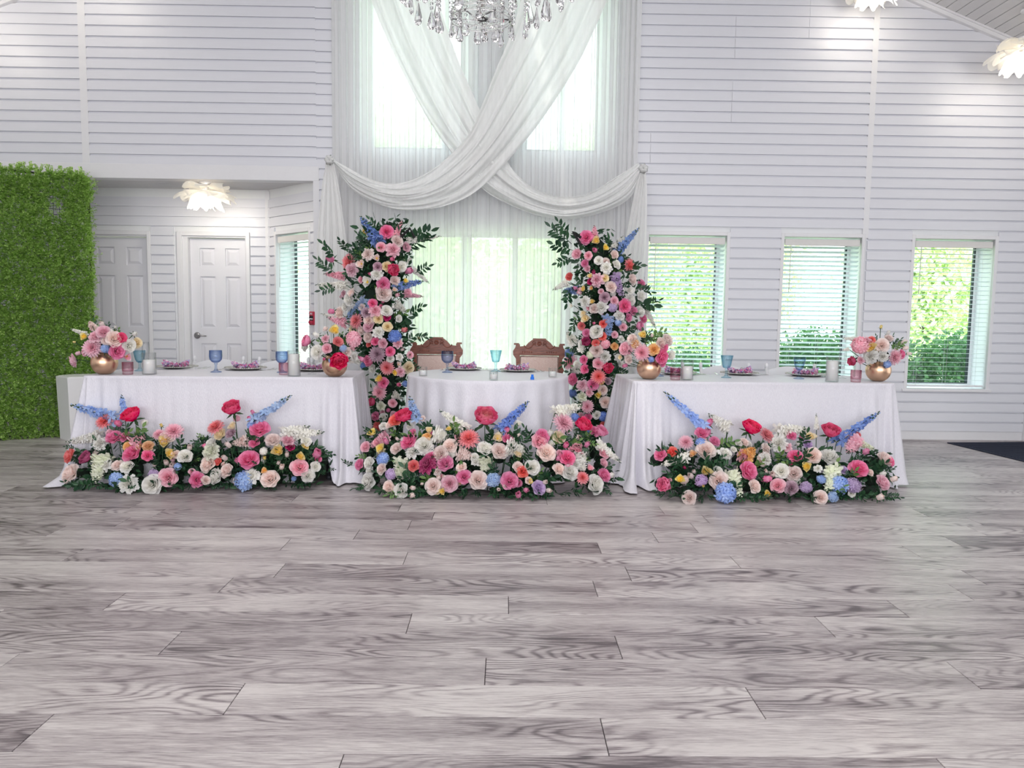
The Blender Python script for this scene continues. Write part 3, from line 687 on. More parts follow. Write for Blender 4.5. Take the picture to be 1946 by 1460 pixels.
def spline(P, t):
    n = len(P) - 1; k = min(int(t * n), n - 1); f = t * n - k
    p0, p1, p2, p3 = P[max(k - 1, 0)], P[k], P[k + 1], P[min(k + 2, n)]
    return .5 * ((2 * p1) + (p2 - p0) * f + (2 * p0 - 5 * p1 + 4 * p2 - p3) * f * f + (3 * p1 - p0 - 3 * p2 + p3) * f ** 3)
def zp(pts, Y): return [aty(600 + a / 2.994, b / 2.994, Y) for a, b in pts]
def swag(name, label, E0, E1, Y0, Y1, seed, tail, knot):
    """scarf between two edge curves; Y runs Y0 (top) to Y1 (knot)"""
    r = random.Random(seed); t = empty('draped_scarf', (knot.x, Y1, 0), 0, label, 'drape')
    off = Vector((knot.x, Y1, 0))
    fr = [(r.uniform(2, 3.2), r.uniform(0, 6), .026), (r.uniform(4.2, 6), r.uniform(0, 6), .016), (r.uniform(8, 10), r.uniform(0, 6), .008)]
    def fn(u, v):
        a, b = spline(E0, v), spline(E1, v); p = a.lerp(b, u + .018 * math.sin(u * 25 + v * 5))
        y = lerp(Y0, Y1, v)
        dy = sum(A * math.sin(2 * pi * w_ * (u + .09 * math.sin(v * 4.2 + ph)) + ph + v * 2.0) for w_, ph, A in fr) - .08 * math.sin(pi * u) * (.35 + .65 * v)
        k = 1 - .6 * max(0, (v - .88) / .12)
        d = (p - CAMP); q = CAMP + d * ((y + dy * k) / d.y)
        return q - off
    m = MB(); m.grid(fn, 64, 70); m.build('swag', M['swag'], t)
    x0, x1, zt, zb = tail
    def fn2(u, v):
        g = .18 + .82 * min(1, v * 3.2) ** .7; xm = lerp(knot.x, (x0 + x1) / 2, min(1, v * 2.5))
        a = u * 2 * pi * 4.3 + seed
        return (xm + (u - .5) * (x1 - x0) * g + .008 * math.sin(2 * a) - off.x, Y1 - .03 + .028 * math.sin(a) * g - off.y, lerp(zt, zb, v))
    m = MB(); m.grid(fn2, 44, 16); m.build('tail', M['swag'], t)
    m = MB()
    for k in range(7):
        a = k * .9; m.tube([(0, 0, 0), (.03 * math.cos(a), -.045, .03 * math.sin(a)), (.045 * math.cos(a + .4), -.02, .045 * math.sin(a + .4))], [.012, .02, .008], 6)
    m.build('knot', M['swag'], t, loc=(0, -.02, knot.z))
    return t
kl = aty(628, 306, 7.5); kr = aty(1221, 322, 7.5)
swag('a', 'white chiffon scarf sweeping in front from top right down to the left knot',
     zp([(1250, -420), (1180, -60), (1095, 215), (1020, 390), (930, 620), (850, 785), (700, 935), (560, 1020), (430, 1045), (300, 1015), (190, 960), (95, 905)], 7.4),
     zp([(1830, -420), (1680, -60), (1565, 200), (1450, 420), (1250, 720), (1060, 945), (900, 1095), (740, 1170), (560, 1198), (390, 1178), (210, 1085), (105, 935)], 7.4), 7.38, 7.5, 3, (-1.80, -1.50, kl.z, .01), kl)
swag('b', 'white chiffon scarf crossing behind from top left down to the right knot',
     zp([(150, -420), (300, -30), (400, 220), (520, 470), (640, 690), (770, 875), (940, 1070), (1100, 1165), (1280, 1230), (1450, 1247), (1650, 1200), (1790, 1120), (1852, 990)], 7.5),
     zp([(640, -420), (700, 0), (775, 260), (860, 470), (930, 630), (1000, 780), (1080, 910), (1150, 1000), (1250, 1075), (1400, 1118), (1550, 1098), (1700, 1010), (1838, 925)], 7.5), 7.52, 7.5, 8, (1.12, 1.33, kr.z, .01), kr)

# ------------------------------------------------------------------ tables and cloths
TZ = .757
def table(P0, P1, depth, label):
    P0, P1 = Vector(P0), Vector(P1); d = (P1 - P0); L = d.length; ang = math.atan2(d.y, d.x); n = Vector((-math.sin(ang), math.cos(ang)))
    c = (P0 + P1) / 2 + n * depth / 2
    t = empty('folding_table', (c.x, c.y, 0), ang, label, 'table')
    one('tabletop', (-L / 2 + .012, -depth / 2 + .012, TZ - .045), (L / 2 - .012, depth / 2 - .012, TZ - .006), M['tabletop'], t, bev=.006)
    for sx in (-1, 1):
        for sy in (-1, 1):
            m = MB(); x, y = sx * (L / 2 - .19), sy * (depth / 2 - .09); m.tube([(x, y, .02), (x, y, TZ - .045)], .016, 10); m.lathe([(0, 0), (.02, 0), (.02, .03), (0, .032)], 10, c=(x, y, 0)); m.build('leg', M['legm'], t)
    return c, ang, L
def cloth_rect(c, ang, L, D, label, front=.07, left=.09, right=.02, seed=1, gaps=(), puddle=(.04, .04), sweep=()):
    r = random.Random(seed); rc = .025; hx, hy = L / 2, D / 2
    per = []                                                           # (point, normal, side coordinate)
    def seg(a, b, nrm, n):
        for k in range(n): per.append((a.lerp(b, k / n), nrm, k / n))
    def arc(cx, cy_, a0, n):
        for k in range(n):
            a = a0 + pi / 2 * k / n; per.append((Vector((cx + rc * math.cos(a), cy_ + rc * math.sin(a))), Vector((math.cos(a), math.sin(a))), -1))
    seg(Vector((-hx + rc, -hy)), Vector((hx - rc, -hy)), Vector((0, -1)), 150); arc(hx - rc, -hy + rc, -pi / 2, 12)
    seg(Vector((hx, -hy + rc)), Vector((hx, hy - rc)), Vector((1, 0)), 60); arc(hx - rc, hy - rc, 0, 12)
    seg(Vector((hx - rc, hy)), Vector((-hx + rc, hy)), Vector((0, 1)), 90); arc(-hx + rc, hy - rc, pi / 2, 12)
    seg(Vector((-hx, hy - rc)), Vector((-hx, -hy + rc)), Vector((-1, 0)), 60); arc(-hx + rc, -hy + rc, pi, 12)
    n = len(per); lv = [0, .008, .03, .08, .16, .26, .36, .46, .56, .66, .76, .85, .92, .96, .985, 1.0]
    V = []; F = []
    for i, (p, nr, s) in enumerate(per):
        sc_ = i * .0165
        dc = min((Vector((sx * hx, sy * hy)) - p).length for sx in (-1, 1) for sy in (-1, 1))
        cw = math.exp(-(dc / .21) ** 2)
        a = .0015 + .042 * cw + .003 * math.sin(sc_ * .9 + seed) ** 2
        fold = math.sin(2 * pi * sc_ / .17 + seed) + .5 * math.sin(2 * pi * sc_ / .083 + 2 * seed) + .6 * math.sin(2 * pi * sc_ / .41 + seed)
        fl_ = front * max(0, -nr.y) + (left * max(0, -nr.x)) + (right * max(0, nr.x)) + .04 * max(0, nr.y)
        hem = .014
        for (gx, gw, gh) in gaps:
            if nr.y < -.5: hem += gh * math.exp(-((p.x - gx) / gw) ** 4)
        pd = puddle[0] if p.x < 0 else puddle[1]
        for v in lv:
            o = fl_ * v ** 1.15 + a * fold * v ** .8 * (1.0 if v > 0 else 0)
            if v > .9: o += pd * (.35 + cw) * ((v - .9) / .1) ** 1.2 * (1 + .6 * math.sin(sc_ * 19 + seed))
            q = p + nr * max(-.012, o); z = lerp(TZ, hem, v)
            if v == .008: q = p + nr * .004; z = TZ - .003
            V.append((q.x, q.y, z))
    m_ = len(lv)
    for i in range(n):
        j = (i + 1) % n
        for k in range(m_ - 1): F.append((i * m_ + k, i * m_ + k + 1, j * m_ + k + 1, j * m_ + k))
    F.append([i * m_ for i in range(n)])
    m = MB(); m.add(V, F); o = m.build('tablecloth', M['cloth'], loc=(c.x, c.y, 0), rot=(0, 0, ang)); o.data.polygons[len(F) - 1].use_smooth = False
    return tag(o, label, 'tablecloth')
cL, aL, LL_ = table((-2.93, 5.37), (-1.075, 5.49), .68, 'grey folding table under the left white cloth, one leg showing')
cloth_rect(cL, aL, LL_, .68, 'shimmering white cloth draped to the floor over the left long table', .07, .07, .02, 1, [(.735, .05, .18)], (.05, .05))
cR, aR, LR_ = table((.93, 5.48), (2.86, 5.565), .68, 'folding table hidden beneath the right white cloth')
cloth_rect(cR, aR, LR_, .68, 'shimmering white cloth draped to the floor over the right long table', .09, .06, .0, 5, [], (.09, .02))
RC = Vector((-.12, 5.955)); RR = .618
rt = empty('round_table', (RC.x, RC.y, 0), 0, 'round table hidden under the white cloth between the flower columns', 'table')
m = MB(); m.lathe([(0, TZ - .04), (RR - .012, TZ - .04), (RR - .008, TZ - .02), (RR - .012, TZ - .006), (0, TZ - .006)], 40); m.build('tabletop', M['tabletop'], rt)
for k in range(4):
    a = pi / 4 + k * pi / 2; m = MB(); m.tube([(.4 * math.cos(a), .4 * math.sin(a), 0), (.4 * math.cos(a), .4 * math.sin(a), TZ - .04)], .016, 8); m.build('leg', M['legm'], rt)
def round_cloth():
    V = []; F = []; n = 260; lv = [0, .01, .04, .1, .2, .32, .45, .58, .7, .82, .92, .97, 1.0]
    for i in range(n):
        a = 2 * pi * i / n
        fold = math.sin(24 * a + .8 * math.sin(3 * a)) + .45 * math.sin(13 * a + 1)
        for v in lv:
            r = RR + .05 * v ** 1.2 + .028 * fold * v ** .75 + (.05 * ((v - .9) / .1) if v > .9 else 0)
            if v == 0: r = RR - .006
            V.append((r * math.cos(a), r * math.sin(a), lerp(TZ, .012, v) - (.003 if v == .01 else 0)))
    m_ = len(lv)
    for i in range(n):
        j = (i + 1) % n
        for k in range(m_ - 1): F.append((i * m_ + k, i * m_ + k + 1, j * m_ + k + 1, j * m_ + k))
    F.append([i * m_ for i in range(n)]); m = MB(); m.add(V, F)
    o = m.build('tablecloth', M['cloth'], loc=(RC.x, RC.y, 0)); o.data.polygons[len(F) - 1].use_smooth = False
    tag(o, 'shimmering white cloth with soft folds on the round table', 'tablecloth')
round_cloth()

# ------------------------------------------------------------------ chairs
def white_chair(loc, rz, label, wd=.42, first=[None]):
    if first[0]:
        t = copy_tree(first[0], kidmap()); t.location = loc; t.rotation_euler = (0, 0, rz); t['label'] = label; return t
    t = empty('folding_chair', loc, rz, label, 'chair', 'white folding chairs behind the long tables'); first[0] = t
    h = .80; x = wd / 2                                                # faces -y (towards the table), back at +y
    for s in (-1, 1):
        m = MB(); m.tube([(s * x, -.19, 0), (s * x, .0, .42), (s * x, .15, h - .02)], .013, 8); m.blob((s * x, .157, h), .016, .016, .026, 8, 6); m.build('back_post', M['white_plastic'], t)
        m = MB(); m.tube([(s * (x - .04), .2, 0), (s * (x - .04), -.15, .44)], .012, 8); m.build('rear_leg', M['white_plastic'], t)
    m = MB()
    def fn(u, v):
        xx = lerp(-x, x, u); return (xx, .15 + .03 * math.sin(pi * u) + (.0 if v < .5 else 0) + .0, lerp(h - .14, h - .045 + .042 * math.sin(pi * u) ** .8, v))
    m.grid(fn, 20, 3); m.grid(lambda u, v: (fn(u, v)[0], fn(u, v)[1] + .016, fn(u, v)[2]), 20, 3)
    for v in (0, 1): m.grid(lambda u, k: (fn(u, v)[0], fn(u, v)[1] + .016 * k, fn(u, v)[2]), 20, 1)
    m.build('back_rail', M['white_plastic'], t)
    one('lower_back_rail', (-x, .07, .56), (x, .085, .62), M['white_plastic'], t, bev=.004)
    one('seat', (-x + .015, -.24, .43), (x - .015, .13, .455), M['white_plastic'], t, bev=.008)
    one('stretcher', (-x, -.12, .16), (x, -.10, .18), M['white_plastic'], t)
    return t
for px, rz, lb in [(417, .03, 'white folding chair behind the left end of the left long table'), (541, .05, 'white folding chair behind the middle of the left long table'), (640, .06, 'white folding chair behind the right end of the left long table'),
                   (1252, .0, 'white folding chair behind the vase end of the right long table'), (1377, -.02, 'white folding chair behind the aqua goblet of the right long table'), (1502, -.03, 'white folding chair in front of the middle window at the right table')]:
    p = aty(px, 690, 6.72); white_chair((p.x, 6.57, 0), rz, lb)

def carved_chair(px, rz, label):
    p = aty(px, 690, 7.08); t = empty('carved_chair', (p.x, 6.87, 0), rz, label, 'chair', 'carved wooden chairs behind the round table')
    hw = .205; y = .2; t.scale = (1.02, 1, 1.02)
    for s in (-1, 1):
        prof = [(.0, .42), (.032, .42), (.032, .66), (.05, .70), (.032, .74), (.034, .80), (.06, .835), (.062, .87), (.04, .905), (.036, .93), (.0, .93)]
        P = [(s * (hw - .03 + a), b) for a, b in prof];  P = P if s > 0 else P[::-1]
        m = MB(); m.extr(P, 'y', y - .02, y + .02); m.box((s * hw - .024, y - .024, .925), (s * hw + .022, y + .024, .94)); m.build('back_post', M['wood'], t, smooth=False)
        m = MB(); m.tube([(s * (hw - .01), y, 0), (s * (hw - .012), y, .42)], [.017, .022], 8); m.build('leg', M['wood'], t)
        m = MB(); m.tube([(s * (hw + .0), -.21, 0), (s * hw, -.21, .1), (s * hw, -.21, .25), (s * hw, -.21, .42)], [.014, .024, .017, .024], 10); m.build('leg', M['wood'], t)
    prof = [(-hw + .02, .835), (hw - .02, .835), (hw - .02, .91), (.125, .915), (.10, .945), (.075, .965), (.06, .975), (.058, .985), (-.058, .985), (-.06, .975), (-.075, .965), (-.10, .945), (-.125, .915), (-hw + .02, .91)]
    m = MB(); m.extr(prof, 'y', y - .016, y + .018); m.box((-hw + .02, y - .024, .832), (hw - .02, y + .02, .846), bev=.003); m.box((-hw + .02, y - .022, .88), (hw - .02, y - .012, .89)); cr_ = m.build('crest_rail', M['wood'], t, smooth=False)
    c = MB()                                                          # carved scrolls and rosette standing proud of the crest
    for s in (-1, 1):
        c.tube([(s * (.02 + .028 * k ** .8 + .012 * math.cos(k * 1.3)), y - .019, .925 + .018 * math.sin(k * 1.3) - .003 * k) for k in [i * .33 for i in range(18)]], .0055, 5)
        c.tube([(s * (.05 + .014 * math.cos(k)), y - .019, .945 + .012 * math.sin(k)) for k in [i * .5 for i in range(11)]], .004, 5)
        for k in range(5): c.blob((s * (.07 + .02 * k), y - .012, .862), .008, .008, .009, 8, 5)
    for k in range(6): c.blob((.014 * math.cos(k * pi / 3), y - .018, .94 + .014 * math.sin(k * pi / 3)), .009, .008, .009, 8, 5)
    c.tube([(.055 * math.cos(k * pi / 12), y - .018, .972 - .012 * (1 - math.sin(k * pi / 12))) for k in range(13)], .004, 5)
    c.build('carving', M['wood'], cr_)
    m = MB(); m.box((-hw + .03, y - .025, .56), (hw - .03, y + .02, .828), bev=.012); bp = m.build('upholstered_back', M['damask'], t, smooth=False)
    m = MB(); g = .0045
    m.tube([(-hw + .035, y - .025, .565), (hw - .035, y - .025, .565), (hw - .035, y - .025, .823), (-hw + .035, y - .025, .823), (-hw + .035, y - .025, .565)], g, 6); m.build('piping', M['damask'], bp)
    one('lower_rail', (-hw + .02, y - .016, .51), (hw - .02, y + .016, .556), M['wood'], t, bev=.003)
    one('seat_frame', (-hw - .01, -.24, .38), (hw + .01, y + .01, .43), M['wood'], t, bev=.004)
    one('seat', (-hw + .005, -.23, .43), (hw - .005, y - .03, .475), M['damask'], t, bev=.016)
    return t
carved_chair(831, .03, 'carved mahogany chair with pink damask back, behind the left round-table setting')
carved_chair(1022, -.06, 'carved mahogany chair with pink damask back, behind the right round-table setting')

# ------------------------------------------------------------------ things on the tables
ZC = TZ + .001
def base(px, py): return atz(px, py, ZC)
def vase(px, py, label):
    p = base(px, py); t = empty('vase', (p.x, p.y, ZC), R_.uniform(0, 6), label, 'vase', 'rose gold globe vases'); r = .09
    pr = [(0, .0)] + [(r * math.sin(a), r * .93 - r * math.cos(a)) for a in [.42 + (2.58 - .42) * k / 20 for k in range(21)]] + [(.044, .166), (.042, .15), (0, .149)]
    pr[0] = (0, pr[1][1]); m = MB(); m.lathe([(a, b - pr[1][1]) for a, b in pr], 40); m.build('bowl', M['copper'], t)
    m = MB(); m.lathe([(.049, .156), (.052, .160), (.049, .164), (.044, .16)], 32); m.build('rim', M['copper'], t); return p
VP = [vase(199, 711, 'rose gold globe vase at the left end of the left long table'), vase(636, 715.5, 'rose gold globe vase at the right end of the left long table'),
      vase(1233, 720.5, 'rose gold globe vase at the left end of the right long table'), vase(1668, 724.5, 'rose gold globe vase at the right end of the right long table')]
def tumbler(px, py, label, wpx=21):
    p = base(px, py); t = empty('tumbler', (p.x, p.y, ZC), 0, label, 'glass', 'pink ribbed tumblers'); h = .088; r = .038
    m = MB(); m.lathe([(0, .0), (r * .9, 0), (r * .92, .012), (r * .86, .016), (r * .97, .02), (r, .03), (r, h), (r - .003, h), (r - .004, .03), (r * .8, .022), (0, .02)], 60, rib=.012, ribn=20); m.build('bowl', M['pinkglass'], t)
tumbler(243, 711.5, 'pink ribbed tumbler beside the leftmost gold vase'); tumbler(540, 712, 'pink ribbed tumbler below the blue goblet beside the tall candle')
tumbler(1283, 722, 'pink ribbed tumbler beside the gold vase at the right table left end'); tumbler(1626, 726, 'pink ribbed tumbler beside the rightmost gold vase')
def candle(px, py, r, h, ch, label, grp='candles in glass cylinders', name='pillar_candle'):
    p = base(px, py); t = empty(name, (p.x, p.y, ZC), R_.uniform(0, 6), label, 'candle', grp)
    m = MB(); m.lathe([(0, 0), (r, 0), (r, h), (r - .0025, h), (r - .003, .007), (0, .006)], 32); m.build('glass_cylinder', M['glass'], t)
    m = MB(); m.lathe([(0, .0075), (r * .84, .0075), (r * .84, ch - .004), (r * .8, ch), (r * .3, ch - .004), (0, ch - .005)], 28); w_ = m.build('wax', M['wax'], t)
    m = MB(); m.tube([(0, 0, ch - .006), (.002, 0, ch + .01)], .0013, 5); m.build('wick', M['wick'], w_)
candle(284, 711.5, .048, .155, .105, 'white candle low in a glass cylinder at the left table left end'); candle(559, 715, .046, .185, .160, 'tall white candle in a glass cylinder near the left table right end')
candle(1305, 722, .047, .15, .10, 'white candle low in a glass cylinder at the right table left end'); candle(1580.5, 725.5, .047, .185, .155, 'tall white candle in a glass cylinder near the right table right end')
for px, py, lb in [(804, 714.5, 'small votive candle at the left edge of the round table'), (938, 722.5, 'small votive candle at the front of the round table'), (1050, 716.5, 'small votive candle at the right edge of the round table')]:
    candle(px, py, .031, .068, .042, lb, 'votive candles on the round table', 'votive_candle')
def goblet(px, py, h, r, mat, label, kind=0, grp='blue glass goblets'):
    p = base(px, py); t = empty('goblet', (p.x, p.y, ZC), R_.uniform(0, 6), label, 'goblet', grp); fr = r * .86
    if kind == 0: b = [(.012, .42), (r * .6, .47), (r * .92, .58), (r, .72), (r * .97, 1)]
    elif kind == 1: b = [(.012, .42), (r * .62, .46), (r * .74, .6), (r * .88, .8), (r * 1.04, 1)]
    else: b = [(.010, .40), (r * .5, .44), (r * .72, .56), (r * .9, .8), (r, 1)]
    m = MB(); pr = [(a, z * h) for a, z in b]; inn = [(a - .003, z) for a, z in pr[::-1] if a > .02] + [(0, .47 * h)]
    m.lathe(pr + inn, 48 if kind else 32, rib=(.035 if kind == 1 else .018), ribn=(10 if kind == 1 else 16)); m.build('bowl', mat, t)
    m = MB(); m.lathe([(0, 0), (fr, 0), (fr, .003), (fr * .4, .012), (.009, .03), (.008, .055), (.014, .062), (.009, .069), (.012, .42 * h), (0, .43 * h)], 28); m.build('stem', mat, t)
goblet(410.5, 707.5, .165, .047, M['blueglass'], 'blue glass goblet between the two left plates of the left table')
goblet(536, 708, .160, .046, M['blueglass'], 'blue glass goblet rising behind the pink tumbler and tall candle')
goblet(266, 705, .155, .044, M['aquaglass'], 'pale aqua goblet half hidden by the leftmost bouquet', 2)
goblet(850, 708, .170, .048, M['blueglass'], 'round-bowled blue goblet at the left setting of the round table'); goblet(942, 706, .172, .046, M['aquaglass'], 'faceted aqua goblet at the right setting of the round table', 1)
goblet(1380, 718, .172, .045, M['aquaglass'], 'flared aqua and blue faceted goblet on the right table', 1); goblet(1518, 720, .165, .046, M['blueglass2'], 'clear-bowled goblet with blue foot on the right table', 2)
goblet(1252, 715, .16, .045, M['blueglass'], 'blue goblet mostly hidden behind the bouquet at the right table left end')
def flute(px, py, h, label):
    p = base(px, py); t = empty('champagne_flute', (p.x, p.y, ZC), 0, label, 'glass', 'clear champagne flutes'); r = .027
    m = MB(); m.lathe([(0, .36 * h), (.012, .38 * h), (.022, .5 * h), (r, .75 * h), (r * .95, h), (r * .95 - .0015, h), (r - .002, .75 * h), (.02, .5 * h), (.009, .40 * h), (0, .39 * h)], 24); m.build('bowl', M['glass'], t)
    m = MB(); m.lathe([(0, 0), (.032, 0), (.032, .002), (.008, .008), (.004, .03), (.004, .34 * h), (0, .37 * h)], 20); m.build('stem', M['glass'], t)
flute(278, 706, .22, 'clear flute behind the low candle at the left table left end'); flute(593, 711, .2, 'clear flute between the tall candle and the left table right vase')
flute(1280, 716, .21, 'clear flute behind the pink tumbler at the right table left end'); flute(1600, 719.5, .235, 'clear flute beside the tall candle of the right table')
def napkin_me(seed):
    r = random.Random(seed); m = MB()
    def lobe(c, rx, ry, rz, ph):
        def fn(u, v):
            a = u * 2 * pi; b = (v - .5) * pi; k = 1 + .30 * math.sin(6 * a + ph) * math.cos(b) + .20 * math.sin(11 * a + 2 * ph + 4 * v)
            return (c[0] + rx * k * math.cos(a) * math.cos(b), c[1] + ry * k * math.sin(a) * math.cos(b), max(.0, c[2] + rz * k * math.sin(b)))
        m.grid(fn, 28, 9, wrap=True)
    for sd in (-1, 1):                                                  # two pleated fans spreading from the ring
        for lay in range(2):
            ph = r.uniform(0, 6); sp = r.uniform(.85, 1.1); Lr = r.uniform(.075, .10)
            def fan(u, v, sd=sd, lay=lay, ph=ph, sp=sp, Lr=Lr):
                a = (u - .5) * 2.1 * sp; q = Lr * v * (1 + .12 * math.sin(u * 17 + ph)); tw = .016 * v * math.sin(u * 2 * pi * 5 + ph)
                return (sd * (.006 + q * math.cos(a)), q * math.sin(a) * .75 + .012 * v * math.cos(u * 2 * pi * 5 + ph), max(.003, .02 + (.012 + .022 * lay) * v - .05 * v * v * abs(a) * .5 + tw))
            m.grid(fan, 44, 6)
    lobe((.0, 0, .022), .022, .026, .018, r.uniform(0, 6))
    return m
nk = [napkin_me(1), napkin_me(2)]; nkm = [q.mesh('napkin', M['napkin']) for q in nk]
rg = MB(); rg.tube([(.0, .026 * math.cos(k * pi / 10), .024 + .026 * math.sin(k * pi / 10)) for k in range(21)], .0035, 6); rgm = rg.mesh('napkin_ring', M['bead'])
fk = MB(); fk.box((-.004, .03, 0), (.004, .13, .003), bev=.001); fk.box((-.011, .0, .0), (.011, .032, .003), bev=.001)
for k in range(4): fk.box((-.011 + k * .0063, -.05, .002), (-.0079 + k * .0063, .002, .0045))
fk.box((-.006, .10, .0), (.006, .15, .0035), bev=.001); fkm = fk.mesh('fork', M['silver'], smooth=False)
kn_ = MB(); kn_.extr([(-.009, -.10), (.006, -.085), (.006, .02), (-.009, .02)], 'z', .0, .002); kn_.box((-.006, .02, 0), (.006, .11, .005), bev=.002); knm = kn_.mesh('knife', M['silver'], smooth=False)
ch = MB(); ch.lathe([(0, 0), (.10, 0), (.11, .004), (.150, .014), (.160, .015), (.160, .018), (.150, .018), (.105, .007), (0, .006)], 56); chm = ch.mesh('plate', M['charger'])
bd = MB()
for k in range(72): bd.blob((.157 * math.cos(k * 2 * pi / 72), .157 * math.sin(k * 2 * pi / 72), .018), .0055, .0055, .005, 6, 4)
bdm = bd.mesh('beaded_rim', M['bead'])
def setting(px, py, where, s=1., nd=0, cut=True, ang=0):
    p = base(px, py)
    t = empty('charger_plate', (p.x, p.y, ZC), 0, 'grey beaded charger plate ' + where, 'plate', 'beaded charger plates'); t.scale = (s, s, s)
    put('plate', chm, t); put('beaded_rim', bdm, t)
    k = px % 2 > 1 or nd
    n = empty('napkin', (p.x, p.y - .01, ZC + .007), ang, 'pink floral napkin on the plate ' + where, 'napkin', 'floral napkins on the plates'); put('cloth', nkm[nd], n); put('ring', rgm, n, (.012, -.004, 0), (0, 0, .2))
    if cut:
        for i, dx in enumerate((.185, .213)):
            tag(put('fork', fkm, None, (p.x + dx * s + (.008 * i), p.y + .01, ZC + .0005), (0, 0, .06 + .03 * i)), ('inner' if i == 0 else 'outer') + ' silver fork beside the plate ' + where, 'fork', 'forks beside the plates')
        tag(put('knife', knm, None, (p.x - .19 * s, p.y, ZC + .0005), (0, 0, -.12)), 'silver knife beside the plate ' + where, 'knife', 'knives beside the plates')
setting(337, 700, 'at the left end of the left long table', .97, 0, True, .2); setting(467, 702.5, 'in the middle of the left long table', 1, 1, True, .25); setting(597, 704.5, 'behind the flute near the left table right vase', 1, 0, False)
setting(882, 703, 'at the left seat of the round table', .9, 1, True, -.1); setting(984, 706, 'at the right seat of the round table', .92, 0, True, .6)
setting(1287, 711.5, 'behind the pink tumbler at the right table left end', .95, 0, True); setting(1405, 712, 'behind the flared aqua goblet of the right table', .95, 1, True); setting(1531, 714.5, 'behind the blue-footed goblet of the right table', .98, 0, False, .1)
def tab(p, label):
    m = MB(); m.lathe([(0, 0), (.014, 0), (.013, .018), (.009, .022), (.009, .036), (0, .037)], 8, flat=.8); m.box((-.012, -.003, .0), (.012, .003, .012)); tag(m.build('plastic_clip', M['bluetab'], None, smooth=False, loc=p), label, 'clip')
b = base(1011.5, 721.5); tab((b.x, b.y, ZC), 'small blue plastic clip on the round tablecloth'); b = atz(135, 705, .597); tab((b.x, b.y, .597), 'small blue plastic clip on top of the white plinth')

# ------------------------------------------------------------------ flower heads (unit size, facing +Z; petals slot 0, green slot 1)
def petal(m, az, tilt, L, wd, bend, r0, z0, ring, cup=.12, point=0, wave=0, nu=4, nv=4, r=None, mi=0):
    V = []; C = []; F = []; rd, z = r0, z0; ca, sa = math.cos(az), math.sin(az); ph = r.uniform(0, 6) if r else 0
    for j in range(nv + 1):
        t = j / nv; a = math.radians(tilt + bend * t)
        if j: rd += math.sin(a) * L / nv; z += math.cos(a) * L / nv
        w_ = wd * (math.sin(pi * (t * .88 + .09)) ** .9 if point else (t + .06) ** .5 * (1 - .5 * t ** 6))
        for i in range(nu + 1):
            u = i / nu * 2 - 1; x = u * w_ / 2; o = cup * wd * u * u + wave * math.sin(u * 5 + ph + 3 * t) * t
            dz = -.10 * L * u * u * (t ** 3) if not point else 0
            R2 = rd - math.cos(a) * o + math.sin(a) * dz; Z2 = z + math.sin(a) * o + math.cos(a) * dz
            V.append((R2 * ca - x * sa, R2 * sa + x * ca, Z2)); C.append((t, ring))
    for j in range(nv):
        for i in range(nu): q = j * (nu + 1) + i; F.append((q, q + 1, q + nu + 2, q + nu + 1))
    m.add(V, F, mi, C)
def sepals(m, z=-.05, L=.5):
    for k in range(5): petal(m, k * 1.256, 95, L, .22, 15, .03, z, 1, .1, 1, nu=2, nv=2, mi=1)
    m.lathe([(0, z - .15), (.09, z - .1), (.12, z), (.1, z + .06)], 8, 1)
def rings(spec, seed, **k):
    r = random.Random(seed); m = MB(); N = len(spec)
    for q, (n, tilt, L, wd, bend, r0, z0) in enumerate(spec):
        a0 = r.uniform(0, 6)
        for i in range(n): petal(m, a0 + 2 * pi * (i + r.uniform(-.15, .15)) / n, tilt + r.uniform(-5, 5), L * r.uniform(.93, 1.07), wd, bend + r.uniform(-6, 6), r0, z0, q / max(1, N - 1), r=r, **k)
    return m
def fin(m, name):
    if 'spike' not in name:
        k = 1 / max(math.hypot(v[0], v[1]) for v, c in zip(m.v, m.c)); m.v = [(a * k, b * k, c * k) for a, b, c in m.v]
    return m.mesh(name, [M['leafl'], M['stem']], col=True)
def mk_rose(seed):
    m = rings([(3, -8, .5, .38, 8, .04, .2), (4, -2, .55, .55, 12, .12, .15), (5, 8, .6, .74, 16, .2, .08), (5, 24, .66, .96, 20, .26, .02), (5, 44, .7, 1.2, 22, .26, -.04), (5, 62, .74, 1.3, 22, .22, -.1)], seed, cup=.16); sepals(m, -.1); return m
def mk_peony(seed):
    m = rings([(5, 0, .42, .45, -6, .05, .15), (6, 12, .5, .6, -12, .12, .1), (7, 28, .62, .75, -20, .16, .05), (7, 48, .74, 1.0, -34, .14, 0), (7, 70, .85, 1.2, -46, .1, -.05)], seed, cup=.3, wave=.05); sepals(m, -.1, .6); return m
def mk_dahlia(seed):
    m = rings([(8, 8, .4, .17, 10, .03, .2), (12, 22, .52, .21, 8, .06, .18), (15, 38, .64, .25, 8, .08, .14), (18, 54, .76, .28, 8, .1, .1), (20, 70, .88, .3, 8, .1, .05), (20, 88, .92, .3, 8, .1, .0)], seed, cup=.2, point=1, nu=2, nv=3); sepals(m, -.1); return m
def mk_carn(seed):
    r = random.Random(seed); m = MB()
    for q in range(4):
        n = (6, 10, 14, 16)[q]
        for i in range(n): petal(m, 2 * pi * i / n + r.uniform(-.3, .3), (8, 30, 55, 82)[q] + r.uniform(-8, 8), (.55, .68, .8, .88)[q] * r.uniform(.9, 1.1), .62, r.uniform(-10, 20), .04, .08, q / 3, .1, 0, .10, 5, 3, r)
    sepals(m, -.05); return m
